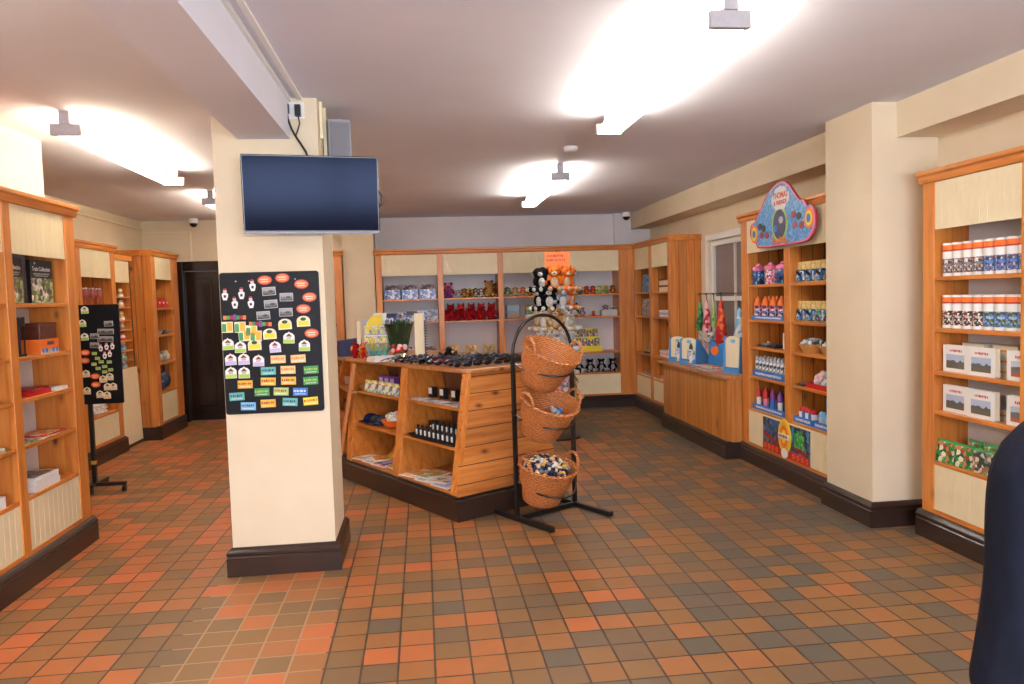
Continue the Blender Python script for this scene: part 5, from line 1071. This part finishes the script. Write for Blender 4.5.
put(plush('plush_puppy', 'black and white plush puppy behind the toy packets', 'soft toy', .15, 'black', 'white', 'side', parts=False), FA(1.42, .22, .73), rz)
t = thing('orange_carton', 'orange carton beside the middle post on the top island shelf', 'carton', FA(1.22, .18, .73), rz); MB().box(-.03, 0, 0, .03, .04, .15).build('carton_body', C('orange', .4), t, bevel=.003); MB().box(-.02, -.001, .02, .02, .002, .07).build('panel', C('crimson'), t)
t = thing('wicker_bowl', 'small wicker bowl at the left end of the top island shelf', 'basket', FA(1.90, .10, .73), rz); MB().lathe([(.05, 0), (.085, .045), (.09, .05), (.08, .045), (.045, .008)], n=20).build('bowl_body', WICKT, t, smooth=True)
# middle shelf
t = thing('orange_bowl', 'orange bowl of white packets on the middle island shelf', 'bowl', FA(1.30, .13, .465), rz); MB().lathe([(.05, 0), (.09, .03), (.11, .07), (.102, .07), (.08, .03), (.04, .008)], n=24).build('bowl_body', C('orange', .35), t, smooth=True)
heap('white_packet_pile', 'pile of white and silver packets in the orange bowl', 'packets', .095, .095, .045, ['white', 'ltgrey', 'cream', 'pale_pink'], 50, .02, FA(1.30, .13, .535), rz, seed=8)
for i, (s_, c, nm) in enumerate(((1.74, 'navy', 'navy blue'), (1.62, 'dkgrey', 'dark grey'), (1.50, 'denim', 'denim blue'))):
    t = thing('cloth_cap', '%s cloth cap on the middle island shelf left of the orange bowl' % nm, 'cap', FA(s_, .14, .465), rz, None); MB().ell((0, 0, .03), (.06, .065, .045), n=14, k=8).build('crown', FUR(c), t, smooth=True); MB().box(-.04, -.11, .012, .04, -.04, .018).build('peak', FUR(c), t, bevel=.004)
t = thing('blue_tin', 'blue grey tin between the orange bowl and the middle post', 'tin', FA(1.12, .10, .465), rz); MB().box(-.035, 0, 0, .035, .05, .085).build('tin_body', C('denim', .4), t, bevel=.005); MB().box(-.036, -.001, .085, .036, .051, .10).build('lid', C('navy', .4), t)
# far bay seen beside the pillar
for i, (z, lab) in enumerate(((.73, 'grey woven basket on the far island bay beside the pillar'), (.465, 'dark box on the middle shelf of the far island bay'))):
    o = (MB().lathe([(.08, 0), (.11, .08), (.1, .08), (.07, .01)], n=18) if i == 0 else MB().box(-.1, -.04, 0, .1, .08, .1)).build(('woven_basket', 'dark_box')[i], (C('ltgrey', .7), C('dkgrey'))[i], smooth=(i == 0)); tag(o, lab, ('basket', 'box')[i], None, FB(.75, .16, z), RZB)
# ---- on top of the island
H0 = HT2
t = thing('blue_box', 'dark blue box with a gold emblem on the far corner of the island top', 'box', (-.72, 7.45, H0), .3); MB().hexa([(-.11, -.09, 0), (.11, -.09, 0), (.11, .09, 0), (-.11, .09, 0)], [(-.08, -.03, .15), (.11, -.07, .17), (.11, .08, .17), (-.09, .08, .15)]).build('box_body', C('navy', .4), t, bevel=.004); MB().disc(.03, .07, .035, .035, -.092, -.08, 0, 12).build('gold_emblem', C('gold'), t)
for i, (x, y, c, nm) in enumerate(((-.62, 7.10, 'red', 'bright red'), (-.55, 6.98, 'orange', 'orange red'))):
    put(plush('plush_dragon', '%s plush toy on the island top in front of the dark blue box' % nm, 'soft toy', .16-.02*i, c, 'red', 'point'), (x, y, H0), .4)
MB0 = thing('greeting_stand', 'clear stand with yellow and white cards on top and little plants below', 'display stand', (-.44, 7.05, H0), .15)
MB().box(-.12, -.08, 0, .12, .09, .012).build('base', C('white', .3), MB0)
MB().box(-.11, .03, .012, .11, .036, .36).build('back_board', C('ltgrey', .3), MB0)
MB().prism([(-.08, .26), (.07, .26), (.07, .40), (-.02, .385), (-.07, .33)], -.01, -.006, 'y').build('yellow_card', C('yellow'), MB0)
MB().prism([(-.06, .31), (.10, .26), (.115, .41), (-.0, .412)], .012, .016, 'y').build('white_card', C('white'), MB0)
MB().box(-.16, .06, .0, -.125, .07, .34).build('side_board', C('cream'), MB0)
for i in range(4):
    t = thing('potted_flower', 'little %s potted flower on the greeting card stand, %s' % (('pink', 'yellow', 'white', 'pink')[i], nth(i, 4)), 'potted flower', (-.525+.058*i, 7.00+.008*i, H0+.012), 0, None)
    MB().lathe([(.018, 0), (.026, .05), (.028, .055)], n=12).build('pot', C('teal', .4), t, smooth=True)
    R = random.Random(i); b = MB()
    for k in range(14): a = R.uniform(0, 2*pi); b.ell((.016*cos(a), .016*sin(a), .06+.06*R.random()), (.013, .004, .009), 0, rot=('Z', a), n=6, k=4)
    b.build('leaves', C('sage', .6), t, smooth=True); b = MB()
    for k in range(4): a = R.uniform(0, 2*pi); b.ell((.014*cos(a), -.01+.012*sin(a), .10+.04*R.random()), .011, 0, n=7, k=5)
    b.build('blossom', C(('pink', 'yellow', 'white', 'pale_pink')[i]), t, smooth=True)
for i in range(7):
    t = thing('seed_packet', '%s seed packet clipped to the card stand, %s' % (('lime', 'yellow', 'pink', 'green', 'cream', 'lime', 'lilac')[i], ('upper left', 'upper middle', 'upper right', 'lower left', 'lower middle left', 'lower middle right', 'lower right')[i]), 'packet', (-.51+.07*(i % 3 if i < 3 else i-3)*(1 if i < 3 else .75), 7.035, H0+(.22 if i < 3 else .135)), .1)
    MB().box(-.026, -.004, 0, .026, .004, .075).build('packet_body', patches('seed_print_%d' % (i % 3), [srgb(*PAL[c]) for c in (('sage', 'yellow', 'white', 'green'), ('yellow', 'lime', 'pink', 'white'), ('pale_pink', 'sage', 'cream', 'grey'))[i % 3]], 60), t); MB().box(-.026, -.005, .066, .026, .005, .076).build('fold', C('white'), t)
tag(MB().box(-.11, -.08, 0, .11, .08, .016).box(-.108, -.078, .016, .105, .078, .03).box(-.105, -.08, .03, .108, .076, .042).build('paper_stack', C('white', .5)), 'white stack of paper bags at the front edge of the island top', 'paper stack', None, (-.36, 6.62, H0), .5)
t = thing('cellophane_bouquet', 'cone of clear wrap holding dark green stems and red flowers', 'bouquet', (-.22, 7.0, H0), 0)
b = MB(); R = random.Random(2)
for k in range(130):
    a, q = R.uniform(0, 2*pi), R.uniform(.05, 1); b.tube([(.07*cos(a)*q-.0, .05*sin(a)*q, .05), (.12*cos(a)*q, .09*sin(a)*q, .30+R.uniform(-.05, .05))], [.010, .005], 5)
b.build('green_stems', C('dkgreen', .6), t, smooth=True)
b = MB()
for k in range(16): a = R.uniform(0, 2*pi); b.ell((.08*cos(a)*R.random()+.0, -.07+.03*sin(a), .06+.06*R.random()), (.024, .02, .02), R.choice((0, 0, 1)), n=8, k=5)
b.build('flower_heads', [C('red'), C('pale_pink')], t, smooth=True)
MB().lathe([(.05, 0), (.07, .05), (.03, .09), (.1, .2), (.14, .31)], n=14).build('clear_wrap', pbr('cellophane', (.9, .95, .92), .08, trans=1.), t, smooth=True)
t = thing('display_board', 'tall narrow cream board with a black toothed edge on the island top', 'display board', (-.03, 6.9, H0), -.1)
MB().box(-.045, -.012, 0, .04, .012, .40).build('board_body', C('cream', .5), t, bevel=.002)
b = MB().box(.045, -.008, .02, .052, .008, .33)
for k in range(12): b.box(.052, -.006, .035+.025*k, .07, .006, .043+.025*k)
b.build('toothed_edge', BLK, t)
# sunglasses heaped on the top
GL_ = pbr('dark_lens', srgb(12, 12, 16), .06, spec=.8)
def shades(c):
    t = thing('sunglasses', '-', 'sunglasses')
    b = MB()
    for q in (-1, 1): b.ell((q*.034, 0, .024), (.030, .008, .022), 0, n=14, k=8)
    b.build('lenses', GL_, t, smooth=True)
    f = MB().tube([(-.064, 0, .034), (-.03, -.006, .047), (0, -.004, .036), (.03, -.006, .047), (.064, 0, .034)], .0045, 6)
    f.build('frame', C(c, .25), t, smooth=True)
    for q in (-1, 1): MB().tube([(q*.064, 0, .034), (q*.066, .06, .034), (q*.06, .12, .012)], .0035, 6).build('arm', C(c, .25), t, smooth=True)
    return t
prot = {c: Row(shades(c)) for c in ('black', 'navy', 'dkgrey', 'crimson')}
R = random.Random(12); A_, Bv = Vector((.27, 5.58)), VV; n_ = 0
spots = []
for j in range(5):
    for i in range(7):
        p = Vector((.27, 5.64)) + VV*(.03+.095*i) + UU*(.02+.135*j) + Vector((0, 0))
        if i > 5 and j > 3: continue
        spots.append((p, i, j))
RN = ['front', 'second', 'third', 'fourth', 'rearmost']
for p, i, j in spots:
    c = R.choice(('black', 'black', 'navy', 'dkgrey', 'black', 'crimson')); z = H0+.002
    prot[c].put((p.x+R.uniform(-.01, .01), p.y+R.uniform(-.01, .01), z), None, '%s-framed sunglasses on the island top, %s row, %s' % ({'black': 'black', 'navy': 'navy', 'dkgrey': 'grey', 'crimson': 'red'}[c], RN[j], nth(i, 7)), 'sunglasses on the island top', rot=(R.uniform(-.15, .1), 0, .54+R.uniform(-.5, .5)), scale=1.15)
for j in range(3):
    for i in range(4):
        p = Vector((.0, 6.1)) + UU*(.13*i) + VV*(.12*j-.02); c = R.choice(('black', 'navy', 'dkgrey'))
        prot[c].put((p.x, p.y, H0+.002), None, '%s-framed sunglasses left of the heap, rank %s from the edge, %s' % ({'black': 'black', 'navy': 'navy', 'dkgrey': 'grey'}[c], ('first', 'second', 'third')[j], nth(i, 4, 'near', 'farthest')), 'sunglasses on the island top', rot=(0, 0, 1.0+R.uniform(-.5, .5)), scale=1.1)
for i in (3,):
    t = thing('black_plush_bat', 'black plush bat perched at the back of the heaped sunglasses', 'soft toy', tuple((Vector((.27, 5.60)) + UU*(.80-.0*i) + VV*(.02+.13*i)).to_3d() + Vector((0, 0, H0))), .5)
    MB().ell((0, 0, .04), (.04, .035, .04), n=12, k=8).ell((0, -.01, .085), (.028, .026, .028), n=10, k=7).build('body', FUR('black'), t, smooth=True)
    for q in (-1, 1): MB().prism([(0, .03), (q*.09, .075), (q*.10, .03), (q*.06, .035), (q*.03, .01)], .0, .006, 'y').build('wing', FUR('dkgrey'), t)

# ================================================================== basket stand
SB = thing('basket_stand', 'black steel arched stand carrying three wicker baskets', 'basket stand', (.8205, 5.1705, 0), math.atan2(.517, .857))
hw = .266
MB().box(-hw-.012, -.012, .03, -hw+.012, .012, 1.14).build('upright', BLK, SB); MB().box(hw-.012, -.012, .03, hw+.012, .012, 1.14).build('upright', BLK, SB)
MB().tube([(hw*cos(a), 0, 1.13+hw*sin(a)) for a in [pi*k/24 for k in range(25)]], .012, 8).build('arch', BLK, SB, smooth=True)
for q in (-1, 1): MB().box(q*hw-.018, -.37, .004, q*hw+.018, .27, .036).build('foot', BLK, SB, bevel=.003)
MB().box(-hw, -.014, .004, hw, .014, .034).build('cross_bar', BLK, SB)
RIM = [(.93, -1, .26, 'top', .50), (.585, -1, .25, 'middle', .46), (.13, -1, .24, 'bottom', .30)]
M3 = Matrix.Rotation(math.atan2(.517, .857), 4, 'Z')
for z0, _, hgt, nm, tilt in RIM:
    MB().tube([(hw*.97*cos(a)*(1-.15*sin(a))-.125*sin(a), -.345*max(sin(a), 0)**1.25, z0+.15-.08*sin(a)) for a in [pi*k/16 for k in range(17)]], .006, 6).build('basket_ring', BLK, SB, smooth=True)
    MB().tube([(hw*.97*cos(a), .19*sin(a), z0+.16-.02*sin(a)) for a in [pi*k/16 for k in range(17)]], .005, 6).build('basket_ring', BLK, SB, smooth=True)
bk = thing('wicker_basket', '-', 'basket')
MB().lathe([(.120, 0), (.135, .01), (.150, .06), (.158, .10), (.182, .15), (.196, .21), (.204, .25), (.21, .262), (.202, .272), (.190, .255), (.176, .19), (.160, .14), (.140, .09), (.125, .02), (.10, .014)], n=36, sy=.88).build('basket_body', WICKM, bk, smooth=True)
R = random.Random(1)
b = MB(); n = 64
for ph in (0, pi): b.tube([((.205+.006*cos(8*a*2+ph))*cos(a), (.205*.88+.006*cos(8*a*2+ph))*sin(a), .268+.006*sin(8*a*2+ph)) for a in [2*pi*k/96 for k in range(96)]], .008, 6, closed=True)
rim_ = b.build('woven_rim', WICKM, bk, smooth=True)
for q in (-1, 1): MB().tube([(q*(.20+.015*sin(a)), .07*cos(a), .262+.075*sin(a)) for a in [pi*k/12 for k in range(13)]], .010, 7).build('handle', WICKM, rim_, smooth=True)
bk = Row(bk)
bpos = []
for z0, _, hgt, nm, tilt in RIM:
    loc = Vector((.8205, 5.1705, 0)) + M3 @ Vector((-.125, -.085, z0))
    bk.put(tuple(loc), None, '%s wicker basket on the arched stand%s' % (nm, {'top': ', tipped forward and empty', 'middle': ' with a few yellow and blue toys', 'bottom': ' heaped with small toys'}[nm]), 'wicker baskets on the stand', rot=(tilt, .12 if nm == 'top' else .04, math.atan2(.517, .857)))
    bpos.append((loc, tilt))
def inb(k, p):
    loc, tilt = bpos[k]; return tuple(loc + M3 @ (Matrix.Rotation(tilt, 4, 'X') @ Vector(p)))
h_ = heap('small_toy_heap', 'heap of small navy, cream and white toys in the bottom basket', 'small toys', .165, .145, .085, ['navy', 'cream', 'white', 'gold', 'black', 'fawn', 'peach', 'grey', 'navy'], 230, .021, inb(2, (0, 0, .225)), math.atan2(.517, .857), seed=21); h_.rotation_euler = (.26, 0, math.atan2(.517, .857))
for i, (x, y, c, nm) in enumerate(((-.07, -.05, 'yellow', 'yellow'), (-.03, -.075, 'amber', 'amber'), (.04, -.06, 'sky', 'pale blue'), (.085, -.03, 'blue', 'blue'), (-.1, -.0, 'gold', 'gold'), (.06, .0, 'ltgrey', 'silver'))):
    o = MB().ell((0, 0, 0), (.032, .024, .022), n=12, k=8).ell((.02, 0, .02), (.014, .014, .014), n=8, k=6).build('small_toy', C(c, .5), smooth=True); tag(o, '%s small toy lying in the middle basket' % nm, 'small toy', 'small toys in the middle basket', inb(1, (x*1.1, y, .185)), .4*i)

# ================================================================== plush spinner
SP = thing('plush_spinner', 'round wire display stand hung with soft toys under an orange sign', 'display stand', (1.41, 8.0, 0), 0)
MB().cyl((0, 0, .03), (0, 0, 1.86), .016, n=10).build('pole', BLK, SP, smooth=True); MB().lathe([(.25, 0), (.25, .02), (.03, .035)], n=28).build('base', BLK, SP, smooth=True)
TI = [.42, .70, .94, 1.16, 1.38, 1.58]
for z in TI: MB().tube([(.13*cos(a), .13*sin(a), z) for a in [2*pi*k/24 for k in range(24)]], .005, 6, closed=True).box(-.13, -.004, z-.004, .13, .004, z+.004).box(-.004, -.13, z-.004, .004, .13, z+.004).build('wire_tier', BLK, SP)
SG = MB().box(-.12, -.16, 1.82, .15, -.154, 1.985, 0); sg_ = SG.build('orange_sign', C('orange', .5), SP)
b = MB(); scribble(b, -.09, .09, 1.945, .03, -.16, 0, 3); scribble(b, -.1, .1, 1.90, .025, -.16, 0, 5); b.build('sign_lettering', C('crimson'), sg_)
KD = {'monkey': ('black', 'white', 'side', 'black monkey with a white face'), 'tiger': ('orange', 'fawn', 'round', 'orange tiger'), 'dog': ('fawn', 'white', 'side', 'fawn puppy'), 'lamb': ('white', 'cream', 'side', 'white lamb'), 'cow': ('black', 'white', 'point', 'black and white cow'), 'bear': ('tan', 'fawn', 'round', 'tan bear'), 'pig': ('pale_pink', 'white', 'point', 'pink pig'), 'husky': ('ltgrey', 'white', 'point', 'pale grey husky')}
PR = {k: Row(plush('plush_'+k, '-', 'soft toy', .285, v[0], v[1], v[2])) for k, v in KD.items()}
LAY = [['pig', 'pig', 'pig', 'bear', 'pig', 'dog'], ['cow', 'cow', 'lamb', 'cow', 'husky', 'lamb'], ['lamb', 'lamb', 'lamb', 'lamb', 'dog', 'dog'], ['dog', 'bear', 'dog', 'lamb', 'bear', 'dog'], ['monkey', 'monkey', 'husky', 'tiger', 'monkey', 'tiger'], ['monkey', 'tiger', 'tiger', 'tiger', 'bear', 'monkey']]
POS = ['left front', 'centre left front', 'centre right front', 'right front', 'right rear', 'left rear']
TN = ['lowest', 'second lowest', 'third lowest', 'third highest', 'second highest', 'topmost']
for k, z in enumerate(TI):
    for i in range(6):
        a = (-150, -110, -68, -25, 45, 135)[i] + (12 if k % 2 else -4)
        kd = LAY[k][i]; a = rad(a)
        PR[kd].put((1.41+.155*cos(a), 8.0+.155*sin(a), z+.0), None, 'plush %s on the spinner, %s tier, %s' % (KD[kd][3], TN[k], POS[i]), 'soft toys on the spinner', rot=(.12, 0, a+pi/2))

# ================================================================== person at the right edge
def skin(name, pts, edges, mat, parent, sub=2, root=0):
    me = bpy.data.meshes.new(name); me.from_pydata([p[0] for p in pts], edges, []); o = bpy.data.objects.new(name, me); COL.objects.link(o); o.parent = parent
    sk = o.modifiers.new('skin', 'SKIN'); sk.use_smooth_shade = True
    for i, p in enumerate(pts):
        r = p[1]; me.skin_vertices[0].data[i].radius = (r, r) if not isinstance(r, tuple) else r
    me.skin_vertices[0].data[root].use_root = True
    ss = o.modifiers.new('sub', 'SUBSURF'); ss.levels = sub; ss.render_levels = sub
    me.materials.append(mat); return o
PE = thing('person', 'person in a dark navy jacket at the right edge, back to the camera', 'person', (1.335, 1.3, 0), 0); PE.scale = (1.04, 1.04, 1.04)
SKN = noisy('skin_tone', srgb(222, 172, 142), srgb(212, 158, 128), 40, .5)
NAVY = noisy('navy_jacket_cloth', srgb(20, 25, 42), srgb(13, 17, 29), 24, .9, spec=.2, bump=.9, bscale=16, stretch=(1, 1, .5))
TRS = noisy('dark_trouser_cloth', srgb(34, 34, 40), srgb(26, 26, 32), 30, .85)
sh, ar_ = .165, 1.155
pts = [((0, 0, .80), (.125, .09)), ((0, 0, .92), (.105, .08)), ((0, .0, 1.08), (.13, .09)), ((0, 0, 1.20), (.08, .06)), ((0, .005, 1.27), .045), ((0, .012, 1.33), .05), ((0, .012, 1.42), (.078, .092)), ((0, .012, 1.475), (.055, .065))]
ed = [(0, 1), (1, 2), (2, 3), (3, 4), (4, 5), (5, 6), (6, 7)]
for q in (-1, 1):
    n0 = len(pts); pts += [((q*.15, 0, 1.175), .05), ((q*.205, 0, .90), .036), ((q*.225, .05, .66), .025), ((q*.227, .062, .60), (.030, .018))]; ed += [(3, n0), (n0, n0+1), (n0+1, n0+2), (n0+2, n0+3)]
    n0 = len(pts); pts += [((q*.08, 0, .74), .08), ((q*.085, .01, .43), .052), ((q*.09, -.01, .09), .036), ((q*.09, .07, .04), .032)]; ed += [(0, n0), (n0, n0+1), (n0+1, n0+2), (n0+2, n0+3)]
skin('body', pts, ed, SKN, PE)
# hands: five separate, slightly curled fingers each
for q in (-1, 1):
    hx = q*.227
    for k, (dy, ln) in enumerate(((-.026, .062), (-.009, .072), (.009, .068), (.024, .052))):
        b_ = Vector((hx, .066+dy, .585)); skin('finger', [(b_, .009), (b_+Vector((-q*.002, .002, -ln*.45)), .0082), (b_+Vector((-q*.012, .006, -ln*.78)), .0075), (b_+Vector((-q*.026, .008, -ln)), .0065)], [(0, 1), (1, 2), (2, 3)], SKN, PE, 1)
    b_ = Vector((hx-q*.012, .095, .615)); skin('thumb', [(b_, .011), (b_+Vector((-q*.008, .022, -.024)), .010), (b_+Vector((-q*.014, .028, -.05)), .008)], [(0, 1), (1, 2)], SKN, PE, 1)
j = [((0, 0, .66), (.195, .155)), ((0, 0, .80), (.180, .14)), ((0, 0, .95), (.150, .115)), ((0, 0, 1.10), (.165, .12)), ((0, 0, 1.19), (.11, .085)), ((0, .0, 1.255), (.066, .062))]
je = [(0, 1), (1, 2), (2, 3), (3, 4), (4, 5)]
for q in (-1, 1):
    n0 = len(j); j += [((q*.165, 0, 1.155), .082), ((q*.188, 0, 1.06), .076), ((q*.196, .0, .92), .066), ((q*.205, .02, .78), .061), ((q*.214, .045, .655), .055)]; je += [(4, n0), (n0, n0+1), (n0+1, n0+2), (n0+2, n0+3), (n0+3, n0+4)]
jk_ = skin('jacket', j, je, NAVY, PE)
MB().tube([(.062*cos(a), .004+.058*sin(a), 1.262+.008*sin(a)) for a in [2*pi*k/24 for k in range(24)]], .016, 8, closed=True).build('collar', NAVY, jk_, smooth=True)
tr_ = [((0, 0, .80), (.115, .085))]; te = []
for q in (-1, 1):
    n0 = len(tr_); tr_ += [((q*.075, 0, .66), .088), ((q*.088, .01, .43), .072), ((q*.092, 0, .10), .062)]; te += [(0, n0), (n0, n0+1), (n0+1, n0+2)]
    MB().prism([(q*.09-.045, -.10), (q*.09+.045, -.10), (q*.09+.048, .06), (q*.09+.03, .15), (q*.09-.03, .15), (q*.09-.048, .06)], 0, .07).build('shoe', C('black', .4), PE, bevel=.02)
skin('trousers', tr_, te, TRS, PE)
hr = MB().ell((0, -.012, 1.435), (.094, .102, .10), n=20, k=14).ell((0, -.05, 1.38), (.078, .055, .075), n=16, k=10).build('hair', noisy('brown_hair', srgb(64, 44, 32), srgb(40, 28, 20), 60, .6, bump=.8, stretch=(3, 3, .4)), PE, smooth=True)
for q in (-1, 1):
    MB().ell((q*.086, .01, 1.40), (.014, .02, .03), n=10, k=8).build('ear', SKN, PE, smooth=True)
    MB().ell((q*.031, .098, 1.415), (.013, .009, .008), n=12, k=8).build('eye', C('white', .3), PE, smooth=True)
    MB().ell((q*.031, .1055, 1.415), (.005, .003, .005), n=8, k=6).build('pupil', C('black', .2), PE, smooth=True)
MB().ell((0, .112, 1.385), (.013, .022, .022), n=10, k=8).build('nose', SKN, PE, smooth=True); MB().ell((0, .098, 1.345), (.024, .01, .006), n=12, k=6).build('mouth', C('pink', .5), PE, smooth=True)
# ------------------------------------------------------------------ light, camera, view
def area(name, loc, rot, size, sizey, power, col):
    l = bpy.data.lights.new(name, 'AREA'); l.shape = 'RECTANGLE'; l.size = size; l.size_y = sizey; l.energy = power; l.color = col
    o = bpy.data.objects.new(name, l); COL.objects.link(o); o.location = loc; o.rotation_euler = rot; return o
area('added_cool_fill', (.5, -2.85, 1.6), (rad(90), 0, 0), 4.1, .76, 350, (.80, .87, 1.0))  # cool fill lamp added behind the camera, standing in for bounced flash
wd = bpy.data.worlds.new('dusk'); SC.world = wd; wd.use_nodes = True
wd.node_tree.nodes['Background'].inputs['Color'].default_value = (.35, .40, .5, 1); wd.node_tree.nodes['Background'].inputs['Strength'].default_value = .5
cam = bpy.data.cameras.new('camera'); co = bpy.data.objects.new('camera', cam); COL.objects.link(co); SC.camera = co
cam.sensor_width = 36; cam.lens = 755/1024*36; cam.clip_start = .05
yaw, pit, rol = .1170, .0585, -.0297
fw = Vector((sin(yaw)*cos(pit), cos(yaw)*cos(pit), -sin(pit))); r0 = Vector((cos(yaw), -sin(yaw), 0)); u0 = r0.cross(fw)
rv = r0*cos(rol)+u0*sin(rol); uv = -r0*sin(rol)+u0*cos(rol)
co.matrix_world = Matrix(((rv.x, uv.x, -fw.x, 0), (rv.y, uv.y, -fw.y, 0), (rv.z, uv.z, -fw.z, 1.52), (0, 0, 0, 1)))
SC.view_settings.view_transform = 'Standard'; SC.view_settings.look = 'None'; SC.view_settings.gamma = 1; SC.view_settings.use_curve_mapping = False
SC.view_settings.exposure = 0.12
